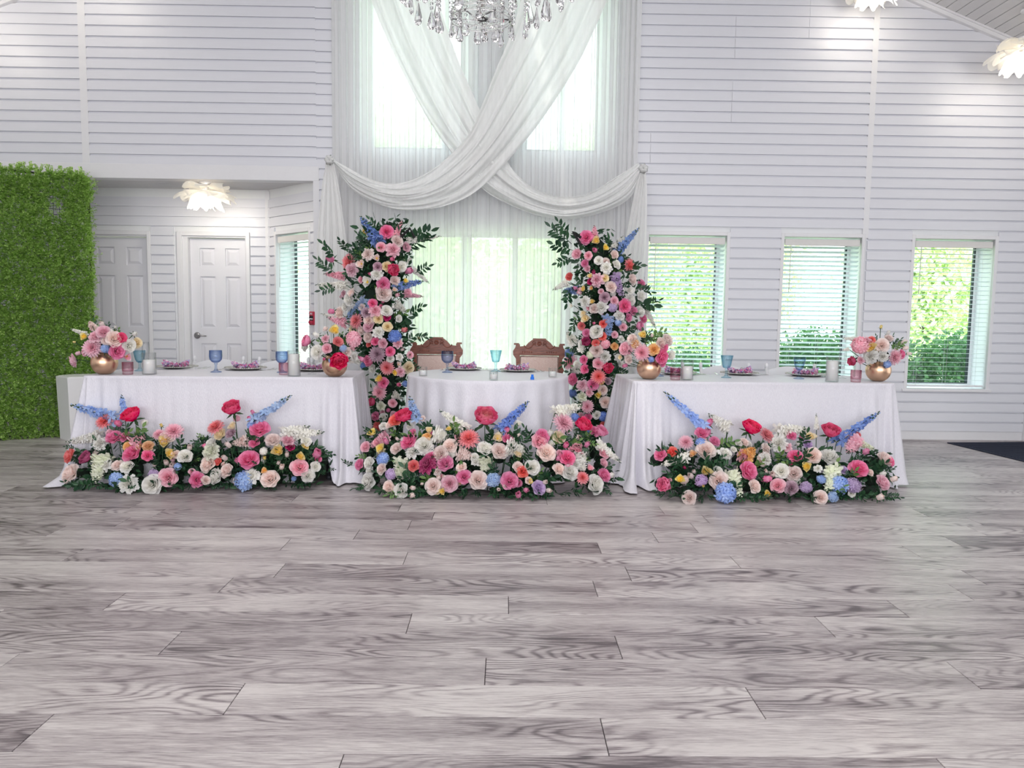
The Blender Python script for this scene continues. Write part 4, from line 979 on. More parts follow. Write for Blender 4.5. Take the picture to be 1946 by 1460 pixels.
def floret(m, c, nrm, s, r, n=4, mi=0):
    q = nrm.to_track_quat('Z', 'Y').to_matrix() @ Matrix.Rotation(r.uniform(0, 6), 3, 'Z'); rg = r.random()
    for k in range(n):
        a = 2 * pi * k / n; d = Vector((math.cos(a), math.sin(a), 0)); e = Vector((-d.y, d.x, 0)); w_ = .62 if n < 5 else .5
        P = [Vector((0, 0, 0)), d * .5 - e * w_ * .55 + Vector((0, 0, .16)), d * 1.0 - e * .2 + Vector((0, 0, .12)), d * 1.0 + e * .2 + Vector((0, 0, .12)), d * .5 + e * w_ * .55 + Vector((0, 0, .16))]
        m.add([c + q @ (p * s) for p in P], [(0, 1, 2, 3), (0, 3, 4)], mi, [(0, rg), (.5, rg), (.9, rg), (.9, rg), (.5, rg)])
def mk_hyd(seed):
    r = random.Random(seed); m = MB(); n = 58
    for i in range(n):
        z = 1 - 1.35 * (i + .5) / n; a = i * 2.39996; s = math.sqrt(max(0, 1 - z * z)); v = Vector((s * math.cos(a), s * math.sin(a), z))
        floret(m, v * .78 * r.uniform(.92, 1.08), (v + Vector((r.uniform(-.4, .4), r.uniform(-.4, .4), r.uniform(-.2, .4)))).normalized(), .3 * r.uniform(.85, 1.15), r)
    m.blob((0, 0, -.05), .62, .62, .7, 10, 6, 0); return m
def mk_spike(seed, n, petals, fs, budn):                                # unit length along +Z, florets reach .16 to the side
    r = random.Random(seed); m = MB(); m.tube([(0, 0, 0), (.01, 0, .5), (0, .005, 1.0)], [.012, .009, .004], 5, 1)
    for i in range(n):
        t = i / (n - 1); z = t * .8; a = i * 2.4 + r.uniform(-.4, .4); k = 1 - .55 * t
        d = Vector((math.cos(a), math.sin(a), r.uniform(.1, .7))).normalized(); c = Vector((d.x * .085 * k, d.y * .085 * k, z + .03))
        floret(m, c, d, fs * k * r.uniform(.85, 1.15), r, petals)
        if i % 3 == 0: floret(m, c + d * .02, (d + Vector((r.uniform(-.6, .6), r.uniform(-.6, .6), 0))).normalized(), fs * k * .7, r, petals)
    for i in range(budn):
        t = i / budn; z = .78 + t * .24; a = i * 2.4; d = Vector((math.cos(a), math.sin(a), .7)) * (.06 * (1 - t * .75))
        m.tube([(0, 0, z - .03), (d.x, d.y, z)], .004, 4, 1); s = .022 * (1 - .5 * t); m.blob((d.x, d.y, z), s, s, s * 1.4, 6, 4, 1 if i % 2 else 0)
    return m
def mk_poppy(seed):
    m = rings([(3, 40, .8, 1.0, -18, .06, 0), (3, 55, .95, 1.1, -20, .06, -.03)], seed, cup=.3, wave=.06); m.blob((0, 0, .2), .15, .15, .17, 10, 6, 1)
    for k in range(16): m.tube([(0, 0, .1), (.26 * math.cos(k * .393), .26 * math.sin(k * .393), .3)], .02, 4, 1)
    return m
def mk_bud(seed):
    m = rings([(3, -20, .9, .7, 10, .32, -.1), (4, -10, .9, .8, -6, .38, -.15), (4, 4, .8, .85, 4, .36, -.2)], seed, cup=.35); sepals(m, -.22, .75); return m
HEAD = {}
def reg(code, name, *ms): HEAD[code] = (name, [fin(x, name) for x in ms])
reg('r', 'rose', mk_rose(1), mk_rose(2), mk_rose(3)); reg('p', 'peony', mk_peony(4), mk_peony(5)); reg('d', 'dahlia', mk_dahlia(6)); reg('c', 'carnation', mk_carn(7), mk_carn(8))
reg('h', 'hydrangea', mk_hyd(9)); reg('s', 'stock_spike', mk_spike(10, 38, 5, .15, 12), mk_spike(11, 34, 5, .16, 14)); reg('v', 'delphinium_spike', mk_spike(12, 24, 5, .15, 14)); reg('y', 'poppy', mk_poppy(13)); reg('b', 'flower_bud', mk_bud(14))
PC = {'pc': ((.92, .10, .28), (.95, .46, .34), 'coral pink'), 'cd': ((.94, .45, .50), (.90, .15, .14), 'coral'), 'hp': ((.92, .035, .21), (.94, .12, .30), 'hot pink'), 'pk': ((.92, .34, .56), (.86, .15, .38), 'pink'), 'lp': ((.94, .65, .73), (.91, .44, .55), 'light pink'), 'bl': ((.94, .84, .81), (.93, .73, .68), 'blush'),
      'wh': ((.92, .91, .89), (.90, .88, .80), 'white'), 'cr': ((.93, .84, .64), (.92, .74, .42), 'cream'), 'ye': ((.94, .81, .36), (.92, .66, .12), 'yellow'), 'co': ((.92, .30, .28), (.86, .12, .15), 'coral'),
      'mg': ((.58, .01, .18), (.45, .0, .12), 'magenta'), 'lb': ((.36, .52, .86), (.5, .64, .9), 'light blue'), 'bu': ((.19, .31, .66), (.3, .43, .78), 'blue'), 'lv': ((.67, .53, .76), (.55, .38, .65), 'lavender'),
      'mv': ((.68, .49, .58), (.55, .32, .42), 'mauve'), 'pe': ((.93, .65, .36), (.90, .5, .2), 'peach'), 'gw': ((.9, .91, .8), (.86, .89, .7), 'creamy white')}
PM = {k: petal_mat('petal_' + v[2].replace(' ', '_'), v[0], v[1]) for k, v in PC.items()}
PCENTRE = plain('poppy_centre', (.75, .5, .06), .7, var=.2)
def mk_sprig(seed, n, ll, lw):
    r = random.Random(seed); m = MB(); pts = [(0, 0, 0), (.03, .02, .35), (-.02, .05, .7), (.02, .1, 1.0)]; m.tube(pts, [.012, .01, .008, .004], 4, 1)
    def leaf(p, d, L):
        d = d.normalized(); s = d.cross(Vector((r.uniform(-.2, .2), -1, r.uniform(-.2, .2)))).normalized(); u = s.cross(d); V = []
        for t in (0, .3, .62, 1.0):
            w_ = lw * L / ll * math.sin(pi * min(.985, t * .82 + .10)) if t < 1 else .004
            c = p + d * L * t + u * (-.22 * L * t * t)
            V += [c - s * w_ + u * .05 * L, c, c + s * w_ + u * .05 * L]
        m.add(V, [q for k in range(3) for q in ((k * 3, k * 3 + 1, k * 3 + 4, k * 3 + 3), (k * 3 + 1, k * 3 + 2, k * 3 + 5, k * 3 + 4))])
    for i in range(n):
        t = .16 + .8 * i / n; k = int(t * 3); f = t * 3 - k; p = Vector(pts[k]).lerp(Vector(pts[min(3, k + 1)]), f); sd = 1 if i % 2 else -1
        leaf(p, Vector((sd * r.uniform(.7, 1.1), r.uniform(-.4, .5), r.uniform(.3, .8))), ll * r.uniform(.75, 1.1) * (1.1 - .35 * t))
    leaf(Vector(pts[-1]), Vector((.1, .2, 1)), ll * .8)
    return m.mesh('leaf_sprig', [M['leaf'], M['stem']])
SPRIG = [mk_sprig(1, 10, .40, .085), mk_sprig(2, 12, .34, .065), mk_sprig(3, 8, .46, .12), mk_sprig(4, 9, .38, .10)]
SPRIGL = [SPRIG[0].copy(), SPRIG[2].copy()]
for q in SPRIGL: q.materials[0] = M['leafl']
FR = random.Random(21)
def orient(z, y=None):
    z = z.normalized(); y = (y or Vector((FR.uniform(-1, 1), FR.uniform(-1, 1), FR.uniform(-1, 1)))); x = y.cross(z)
    if x.length < 1e-4: x = Vector((1, 0, 0)).cross(z)
    x.normalize(); y = z.cross(x); return Matrix((x, y, z)).transposed().to_euler()
def flower(root, off, code, colr, p, nrm, s):
    nm, ms = HEAD[code]; me = FR.choice(ms); o = put(nm, me, root, p - off, orient(nrm), (s, s, s))
    sl = o.material_slots[0]; sl.link = 'OBJECT'; sl.material = PM[colr]
    if code == 'y': s1 = o.material_slots[1]; s1.link = 'OBJECT'; s1.material = PCENTRE
    o['label'] = PC[colr][2] + ' ' + nm.replace('_', ' '); return o
def spike(root, off, code, colr, a, b, rad):
    nm, ms = HEAD[code]; L = (b - a).length; o = put(nm, FR.choice(ms), root, a - off, orient(b - a), (rad / .17, rad / .17, L))
    sl = o.material_slots[0]; sl.link = 'OBJECT'; sl.material = PM[colr]; o['label'] = PC[colr][2] + ' ' + nm.replace('_', ' '); return o
def sprig(root, off, p, d, L, light=False):
    y = -(CAMP - p).normalized() + Vector((FR.uniform(-.6, .6), FR.uniform(-.6, .6), FR.uniform(-.6, .6)))
    return put('leaf_sprig', FR.choice(SPRIGL if light else SPRIG), root, p - off, orient(d, y), (L, L, L))
def parse(txt, ox, oy, s):
    out = []
    for it in txt.replace('\n', ';').split(';'):
        w_ = it.split()
        if len(w_) < 5: continue
        n = [float(q) for q in w_[2:]]
        if len(n) == 3: out.append((w_[0], w_[1], ox + n[0] / s, oy + n[1] / s, n[2] / s))
        else: out.append((w_[0], w_[1], ox + n[0] / s, oy + n[1] / s, ox + n[2] / s, oy + n[3] / s, n[4] / s))
    return out
def bloom(root, items, surf, nfun, core=None, stemfrom=None, sz=1.0, fill=.4):
    """surf(px,py)->3D point on the arrangement's own surface; nfun(p)->outward direction"""
    off = Vector(root.location); pts = []; st = MB()
    def stem(p, q, rad=.0028):
        mid = p.lerp(q, .5) + Vector((0, 0, -.02)); st.tube([p - off, mid - off, q - off], rad, 5)
    for it in items:
        if len(it) == 5:
            k, c, px, py, r = it; p = surf(px, py); s = r * p.y / FPX * sz * 1.22
            if p.z < s * .75: p.z = s * .75
            n = nfun(p) + Vector((FR.uniform(-.3, .3), 0, FR.uniform(-.3, .3)))
            if k == 'y': n += Vector((FR.uniform(-.3, .3), 0, .1))
            flower(root, off, k, c, p, n, s * {'b': 1.15, 'h': .9, 'p': 1.0, 'y': 1.0}.get(k, 1.0)); pts.append(p)
            if stemfrom and (k in 'pbyd' or fill == .25): stem(stemfrom(p), p - n.normalized() * s * .3)
        else:
            k, c, x0, y0, x1, y1, r = it; a = surf(x0, y0); b = surf(x1, y1); a.z = max(a.z, .03); b.z = max(b.z, .03)
            spike(root, off, k, c, a, b, r * a.y / FPX * 1.2); pts.append(a.lerp(b, .4))
            if stemfrom: stem(stemfrom(a), a)
    one_ = [i for i in items if len(i) == 5 and i[4] > 7]
    for _ in range(int(len(one_) * fill)):                                # small filler blooms between the listed ones
        i, j = FR.choice(one_), FR.choice(one_)
        j = min(FR.sample(one_, min(9, len(one_))), key=lambda q: math.hypot(q[2] - i[2], q[3] - i[3]) + (999 if q is i else 0))
        t = FR.uniform(.35, .65); p = surf(lerp(i[2], j[2], t) + FR.uniform(-6, 6), lerp(i[3], j[3], t) + FR.uniform(-5, 5)); p.y += FR.uniform(.015, .05); s_ = FR.uniform(.022, .038)
        p.z = max(p.z, s_); flower(root, off, FR.choice('rrrcybh'), FR.choice(['bl', 'wh', 'wh', 'lp', 'pk', 'cr', 'bl', 'gw', 'lp', 'wh']), p, nfun(p) + Vector((FR.uniform(-.3, .3), 0, FR.uniform(-.3, .3))), s_); pts.append(p)
    if stemfrom and st.v: st.build('stems', M['stem'], root, kind='stuff')
    return pts, off
def leafmass(root, centres, spread, size):
    m = MB()
    for c in centres:
        p = c + Vector((FR.uniform(-spread, spread), FR.uniform(-spread * .8, spread * .8), FR.uniform(-spread, spread)))
        if root.location.z + p.z < .02: p.z = .02 - root.location.z
        q = Euler((FR.uniform(0, 6), FR.uniform(0, 6), FR.uniform(0, 6))).to_matrix(); L = size * FR.uniform(.7, 1.4)
        m.add([p + q @ Vector(k) for k in ((0, 0, 0), (.22 * L, .35 * L, .05 * L), (.16 * L, .75 * L, .04 * L), (0, L * 1.1, 0), (-.16 * L, .75 * L, .04 * L), (-.22 * L, .35 * L, .05 * L))], [(0, 1, 2, 3), (0, 3, 4, 5)])
    m.build('foliage', M['leaf'], root, smooth=False, kind='stuff')
# ---- floor arrangements
FA = dict(
A=(100, 560, 3.65, '''p hp 565 862 65;d cd 365 885 56;b pk 462 900 28;r pk 430 1000 55;r pk 503 990 36;c wh 335 1040 50;s wh 330 985 95 1025 40;r co 130 1122 48;p mg 250 1145 48;s gw 350 1120 290 1310 62;r bl 140 1250 65;h lb 445 1285 60;c wh 535 1350 66;r wh 695 1350 66;r lp 805 1270 62
r bl 455 1190 40;r wh 520 1200 46;r pk 555 1110 60;r pk 660 1120 40;r pe 530 1055 35;r pe 665 1055 36;r pe 590 1060 30;s lp 560 1040 640 975 48;y ye 768 1035 44;y ye 808 1118 42;r bl 790 1000 50;d lp 840 955 62;b ye 755 910 14;d lp 740 975 42;r wh 920 1130 50
b bl 950 1065 26;b bl 710 1185 20;b bl 790 1170 26;b bl 825 1190 26;h lb 868 1195 30;h lv 700 1250 42;r pk 1000 1285 52;r bl 855 1110 32;v lb 440 860 125 765 46;v lb 500 840 478 695 30;h wh 640 890 26;r bl 1060 1290 30;c wh 380 1190 40;r lp 400 960 26''', (290, 942), .34, 'floor flowers with yellow poppies below the left end of the left table'),
B=(370, 560, 3.65, '''p hp 270 815 64;d cd 150 925 56;y cr 277 930 36;r cr 183 975 44;r mv 255 970 36;v lb 400 885 670 700 40;r pk 453 945 66;b pk 383 865 20;b pk 405 820 18;s wh 610 965 800 915 40;s wh 690 965 900 955 36;r bl 545 1018 52;r lp 645 1018 44;r wh 770 1020 38;r pk 415 1035 36;s bl 360 1015 255 1035 36
r wh 120 1040 42;c gw 125 1095 66;r bl 103 1180 56;r co 165 1165 30;r bl 230 1225 48;r wh 160 1265 56;b bl 213 1138 26;b bl 240 1048 26;y ye 578 1105 48;b bl 640 1115 22;y ye 757 1062 30;y ye 725 1132 34;r pk 378 1155 66;b pk 300 1158 24;h wh 478 1088 32;b ye 485 1137 16;b pk 845 1110 42;c wh 395 1265 56
h lb 345 1290 78;r lp 728 1205 60;r bl 528 1285 62;y pe 488 1232 26;b bl 580 1170 18;b bl 603 1200 26;r wh 835 1195 36;r wh 780 1260 48;h bu 688 1278 20;r mg 660 1060 30;b pk 80 1055 22;h lb 390 905 30;r bl 300 1290 30;r wh 60 1250 30''', (480, 938), .34, 'floor flowers with a coral peony below the right half of the left table'),
C=(660, 620, 3.6037, '''p hp 398 640 58;r co 335 650 46;v lb 480 650 425 480 40;p pc 945 655 82;v bu 1040 720 1240 515 44;s wh 810 705 630 575 34;d cd 832 778 72;d lp 1475 670 74;p hp 1605 698 58;p pk 1725 738 46;s wh 1420 600 1610 540 44;h bu 1560 625 32;r pk 1335 755 46;r cr 1445 765 46;r lp 1310 800 56;r bl 1360 875 64
r pk 1505 910 56;s lp 1560 870 1590 790 50;b pk 1495 820 28;b pk 1635 815 26;s wh 1585 870 1615 1010 46;r bl 1445 985 44;r wh 1520 1005 56;d cd 1608 1040 46;r wh 1690 1085 64;r pk 1752 1025 46;s wh 1710 800 1875 935 32;r lp 1750 870 42;r lp 1750 940 32;b wh 1800 1025 26;r wh 1265 970 50;r co 1200 1000 42;r bl 1165 965 36
s wh 1095 825 1235 865 58;y cr 1160 890 32;y cr 1025 780 40;b pk 1095 720 28;r pk 1095 775 36;y wh 1168 680 28;r bl 1040 862 54;r wh 940 845 50;s gw 945 905 940 1010 54;h lb 1000 1055 58;r pk 1110 1065 60;b bl 1035 1118 20;b bl 1075 1095 24;y ye 1245 1065 22;r lv 1305 1110 48;b bl 1350 1070 24;b bl 1375 1125 24;b pk 1220 1122 24;b pk 1172 1160 32
r bl 895 1060 62;r pk 800 1035 50;r bl 785 970 36;r pk 672 945 54;r bl 640 880 56;r bl 705 825 50;r pk 570 898 40;c mg 553 955 64;r wh 530 825 64;c wh 455 868 50;r pk 425 800 56;r bl 340 845 42;b wh 385 785 22;y ye 243 845 36;h lb 245 910 50;r wh 155 940 42;r bl 240 980 38;s gw 375 920 355 1065 50;h lv 300 1015 46;r co 455 960 38;r wh 155 1065 58;r bl 290 1105 44
r wh 375 1128 52;b bl 450 1160 26;b bl 455 1110 24;r bl 590 1098 54;y ye 655 1135 26;r lp 700 1078 54;b bl 628 1040 22;b bl 668 1035 18;b bl 515 1080 14;r pk 90 950 36;r lp 130 830 36;s lp 270 755 150 830 36;y ye 180 745 34;b bl 345 775 16;b pk 270 795 26;s wh 600 740 690 765 54;s bl 760 870 870 900 46;r pe 545 765 32;y cr 560 725 28;y ye 695 715 22;b lp 750 770 26;r pk 450 730 26
c wh 250 690 32;r bl 515 635 22;r bl 295 680 30;b wh 1385 740 30;b bl 1170 750 16;b pk 1440 910 22;r pk 1690 725 38;c wh 880 935 30;r bl 1240 1060 26;r wh 870 900 30;r lp 205 800 30;c wh 1560 950 36;c bl 620 1000 28''', (930, 956), .42, 'long bank of pink, white and blue flowers on the floor before the round table'),
D=(1140, 580, 3.84, '''v lb 770 900 470 632 40;b pk 795 865 32;d lp 628 1005 54;r pk 740 940 48;b pk 790 935 30;h lb 735 1010 46;s wh 935 900 790 795 46;p hp 1085 920 68;d cd 1210 955 58;r bl 768 1068 68;r pk 835 1000 38;c wh 905 1095 54;s pe 1050 1120 1130 1045 54;s lp 1020 1090 1110 1110 40;r pk 445 1098 44;r co 525 1080 44;s wh 640 1110 440 1170 38;y pe 680 1100 32
r pk 1070 1215 72;r bl 865 1285 68;s gw 955 1225 1030 1420 54;h lb 915 1400 88;r bl 1120 1325 50;y ye 590 1285 38;y ye 768 1235 46;b bl 667 1250 32;b bl 688 1218 20;h lv 740 1280 52;p pk 480 1315 56;r bl 655 1420 50;b mg 620 1190 16;r wh 860 1215 36;b wh 930 920 15;b ye 755 1322 14;r bl 1050 1005 32;c bl 1200 1050 42;b pk 1210 1270 34;c wh 1200 1125 48;r wh 1010 1010 28''', (1370, 964), .36, 'floor flowers with a blue hydrangea below the left half of the right table'),
E=(1420, 600, 3.947, '''d cd 150 900 40;p hp 615 895 70;v bu 670 950 995 722 44;s wh 230 870 470 850 48;s wh 520 850 518 735 18;r pk 330 905 36;b pk 405 915 24;y cr 465 930 46;r lv 450 970 36;c wh 240 970 62;b wh 380 965 22;r bl 130 1080 50;r pk 360 1062 52;r bl 490 1060 64;r wh 610 1070 68;y ye 447 1142 40;b mg 327 1122 20;s lp 820 930 750 1030 56;s gw 850 960 965 1005 26
r co 828 895 22;b bl 730 900 28;b pk 880 1025 30;r bl 1020 1085 60;r pk 830 1155 68;s gw 640 1150 605 1345 56;h lb 690 1270 78;h lb 555 1230 38;h lb 640 1360 48;h lv 790 1275 68;h lv 440 1290 52;r lp 1005 1260 58;b bl 1090 1230 30;b bl 988 1365 32;r bl 350 1190 60;r wh 255 1170 58;r lp 230 1280 54;b pk 145 1228 40;b bl 140 1175 24;b bl 195 1195 30;r mv 330 1295 50;r bl 545 1390 50;y ye 165 1340 32
r lv 720 1165 32;r bl 920 1180 26;c wh 530 1150 30;r pk 1060 1095 40;b wh 1010 1190 26;c lp 300 990 36''', (1590, 962), .36, 'floor flowers with white and blush roses below the right end of the right table'))
def floor_arr(key):
    ox, oy, s, txt, (bx, by), zt, label = FA[key]; items = parse(txt, ox, oy, s)
    yf = atz(bx, by, 0).y + .05; xs = [i[2] for i in items]; x0, x1 = min(xs), max(xs); yb = (5.30 if key in 'AB' else 5.27 if key == 'C' else 5.40)
    yb = max(yb, yf + .12); xc = aty((x0 + x1) / 2, 900, (yf + yb) / 2).x; hw = (x1 - x0) / 2 * 5.1 / FPX
    def surf(px, py):
        Y = yf
        for _ in range(8):
            p = aty(px, py, Y); e = min(1, abs(p.x - xc) / hw)
            if key == 'C': Y = yf + (RC.y - RR - .10 - yf) * min(1.0, max(0, p.z) / .55) + .0 * e + .22 * e ** 4
            else: Y = yf + (yb - yf - .02) * min(1.0, max(0, p.z) / .5) + .03 * e ** 3
        return p
    root = empty('floor_flower_arrangement', (xc, yb, 0), 0, label, 'flower arrangement', 'floor flower arrangements')
    def nf(p): return Vector((.8 * (p.x - xc) / hw, -1, .25 + .9 * min(1, p.z / zt)))
    def sf(p): return Vector((lerp(xc, p.x, .75), max(p.y, yb - .06), .10))
    pts, off = bloom(root, items, surf, nf, stemfrom=sf)
    # foam and foliage under the flowers; the foam's near-black colour stands in for shade
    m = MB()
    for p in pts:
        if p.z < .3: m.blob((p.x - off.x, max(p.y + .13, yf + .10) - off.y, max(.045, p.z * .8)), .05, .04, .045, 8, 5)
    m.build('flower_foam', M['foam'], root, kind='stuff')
    low = [p for p in pts if p.z < zt * .95]
    leafmass(root, [p - off + Vector((0, .07, -.015)) for p in low if p.z < zt * .9 for _ in range(13)], .06, .045)
    n = 95 if key == 'C' else 48
    for _ in range(n):
        p = FR.choice(low) + Vector((FR.uniform(-.07, .07), FR.uniform(.05, .11), FR.uniform(-.05, .05))); p.z = max(.03, p.z)
        d = Vector((.9 * (p.x - xc) / hw + FR.uniform(-.7, .7), -.45, FR.uniform(-.35, .8) + p.z))
        L = FR.uniform(.09, .15) * (1 if abs(p.x - xc) < hw * .72 else .62)
        if d.z < 0 and p.z + d.normalized().z * L < .015: d.z = 0
        sprig(root, off, p, d, L, FR.random() < .12)
    for k in range(n // 3):                                              # low leaves lapping onto the floor, and sprays at both ends
        u = (k + FR.random()) / (n // 3); px = lerp(x0 + 4, x1 - 8, u); q = atz(px, by - 14, .03)
        q.y = surf(px, by - 20).y + .07; q.x = aty(px, by - 14, q.y).x; q.z = .035
        sprig(root, off, q, Vector(((u - .5) * 1.0 + FR.uniform(-.5, .5), -.6, FR.uniform(-.06, .2))), FR.uniform(.08, .12))
    return root
for k in 'ABCDE': floor_arr(k)

# ---- flower columns
CT = dict(
L=(590, 390, 3.5615, '''v bu 460 255 340 78 44;y ye 390 190 34;r pk 515 183 44;s lp 575 215 622 100 20;s wh 650 240 885 210 20;r bl 583 248 40;r lp 645 285 34;r lp 478 285 32;c lp 555 305 50;c bl 395 335 44;y bl 450 362 26;b pk 143 368 32;d cd 268 390 58;c lp 285 440 46;y bl 355 402 36;r cr 512 415 34;r mv 455 420 32;p hp 548 440 44;b pk 550 365 22;b pk 655 445 34;r wh 615 415 34
c wh 450 475 44;b pk 405 468 16;y wh 390 525 40;r pk 490 535 46;r bl 490 600 54;y ye 635 520 22;v bu 590 550 765 515 32;s lp 230 480 90 465 26;s wh 250 545 35 540 28;r wh 270 640 44;y bl 293 605 34;s lp 640 605 765 620 20;y bl 568 578 20;b lp 585 610 20;r lp 655 595 30;r pk 420 667 32;b pk 475 680 16;v lb 370 665 245 770 46;r mv 380 730 34;c lp 440 720 44;r wh 513 718 40;r mg 518 760 26
r bl 205 730 40;b pk 150 720 24;s lp 240 800 110 755 30;s wh 190 765 70 735 14;d cd 315 785 52;r cr 460 770 32;r bl 395 780 36;r lp 400 825 40;r cr 523 825 34;c wh 460 865 42;h bu 570 890 52;r bl 395 895 36;h lp 290 920 72;r pk 440 925 30;r co 397 945 20;r lp 492 937 34;c lp 588 935 36;r pk 537 990 34;d mv 455 1010 58;p pk 410 1050 40;b pk 340 1040 26;y cr 725 905 15;d cd 520 1098 50;y ye 568 1135 24;y ye 472 1180 30
r cr 660 1100 40;y bl 590 1082 22;c lp 605 1130 36;d lp 672 1015 28;r pk 495 1205 36;d lp 470 1268 54;r lp 558 1340 30;p hp 432 1335 34;c gw 480 1360 34;r wh 495 1437 30;r pk 445 1430 32;h bu 365 1090 32;s wh 300 1010 260 1020 34;s wh 575 665 650 725 26;r wh 595 770 26;b co 630 845 26;r wh 540 1040 26;b pk 595 1215 22;r wh 425 1105 30;s wh 690 430 805 530 18;s wh 600 430 700 345 16;c cr 300 850 44;b wh 560 690 18
h bu 640 1210 26;r bl 570 515 34;c lp 230 600 24;r wh 240 690 30;b lp 220 620 18;r bl 350 690 24;c wh 600 1030 28;s wh 560 1280 620 1310 24;r lp 560 1420 26;r co 460 1500 36;r wh 540 1520 34;r pk 500 1560 30;r bl 350 850 30'''),
R=(1030, 410, 3.7435, '''r pk 318 158 50;s lp 378 165 372 68 24;y ye 390 190 34;y ye 445 232 27;r lp 252 275 38;b pk 378 247 26;r lp 330 285 30;v bu 530 260 690 88 34;s wh 500 245 575 145 24;r bl 510 280 34;h bu 560 312 26;d cd 615 355 48;r wh 405 320 32;r pk 308 342 28;r wh 525 350 34;c wh 455 375 44;r lp 325 380 24;r co 198 438 32;c lp 395 460 50;r mg 348 470 26;b mg 368 405 20;y cr 345 432 22;r cr 448 447 30;r bl 490 510 42
v lv 515 420 575 590 38;h lv 500 655 40;r bl 635 455 40;r pk 697 490 36;c wh 612 535 40;r wh 700 575 36;y ye 305 525 24;b lp 275 525 22;b lp 270 550 22;y pe 358 518 18;v bu 250 530 150 535 32;b pk 240 518 22;r mv 445 583 37;r lp 512 608 32;c wh 310 612 40;y ye 365 617 22;c wh 428 655 48;r wh 625 600 40;r pk 585 645 50;r pk 648 680 32;r bl 375 665 37;r wh 690 685 40;c wh 548 715 40;b wh 460 712 20;b pk 427 700 15
y cr 320 735 37;y cr 305 700 26;r pk 612 725 30;r pk 715 735 32;p pk 675 790 38;r co 283 785 30;r co 435 770 30;b pk 372 765 15;v lb 475 715 468 880 42;h lb 540 760 30;r wh 388 830 48;r lp 515 848 26;r lp 575 795 30;r pk 318 835 30;r co 430 860 30;p mg 320 905 36;r wh 285 910 30;r co 385 910 30;h lp 450 915 40;r bl 390 960 48;r pe 515 930 28;c wh 445 1005 44;h gw 345 990 34;r lp 600 950 48;h bu 195 980 40;d lp 205 1045 58;r pk 308 1092 34;r pk 300 1025 30
r lp 400 1055 40;p hp 458 1085 42;d cd 400 1145 54;r pk 228 1165 42;c lp 290 1210 44;r pk 365 1200 40;r mv 465 1180 28;y ye 425 1195 24;r bl 430 1240 37;h bu 220 1265 37;y ye 400 1278 27;r bl 450 1330 44;c gw 290 1290 37;d lp 325 1360 48;h bu 435 1430 42;s wh 225 900 180 830 34;s wh 180 475 75 530 24;s wh 730 650 812 805 22;y wh 220 640 22;s wh 260 1090 200 1110 30;c wh 540 1010 30;r wh 560 1060 26
b pk 560 960 20;r lp 470 740 24;s wh 270 960 300 900 24;c lp 340 1260 30;r wh 590 920 30;r lp 420 540 20;c wh 560 880 26;r pk 330 1440 34;r wh 390 1420 30;r lp 280 1430 30;r co 440 1500 34;h bu 330 1520 32;r bl 400 1540 34'''))
SH = dict(L=[(742, 830, 36), (742, 790, 38), (742, 700, 44), (730, 640, 60), (718, 580, 64), (715, 520, 62), (724, 480, 54), (740, 445, 42), (748, 425, 22)],
          R=[(1135, 830, 38), (1135, 800, 40), (1133, 740, 45), (1140, 680, 55), (1150, 620, 66), (1155, 560, 68), (1145, 510, 58), (1130, 470, 46), (1118, 445, 24)])
EXL = dict(L=[(770, 452, 815, 445), (765, 470, 812, 460), (640, 520, 615, 500), (790, 520, 812, 510), (640, 490, 625, 470), (645, 545, 622, 552), (790, 640, 812, 640), (775, 690, 795, 700), (775, 600, 800, 585), (720, 440, 712, 425), (668, 478, 655, 465)],
           R=[(1085, 465, 1050, 440), (1090, 475, 1055, 470), (1085, 490, 1062, 500), (1200, 575, 1230, 580), (1200, 545, 1225, 555), (1095, 600, 1088, 625), (1080, 545, 1078, 572), (1090, 670, 1072, 690), (1180, 510, 1205, 505), (1215, 585, 1240, 575), (1080, 450, 1062, 430)])
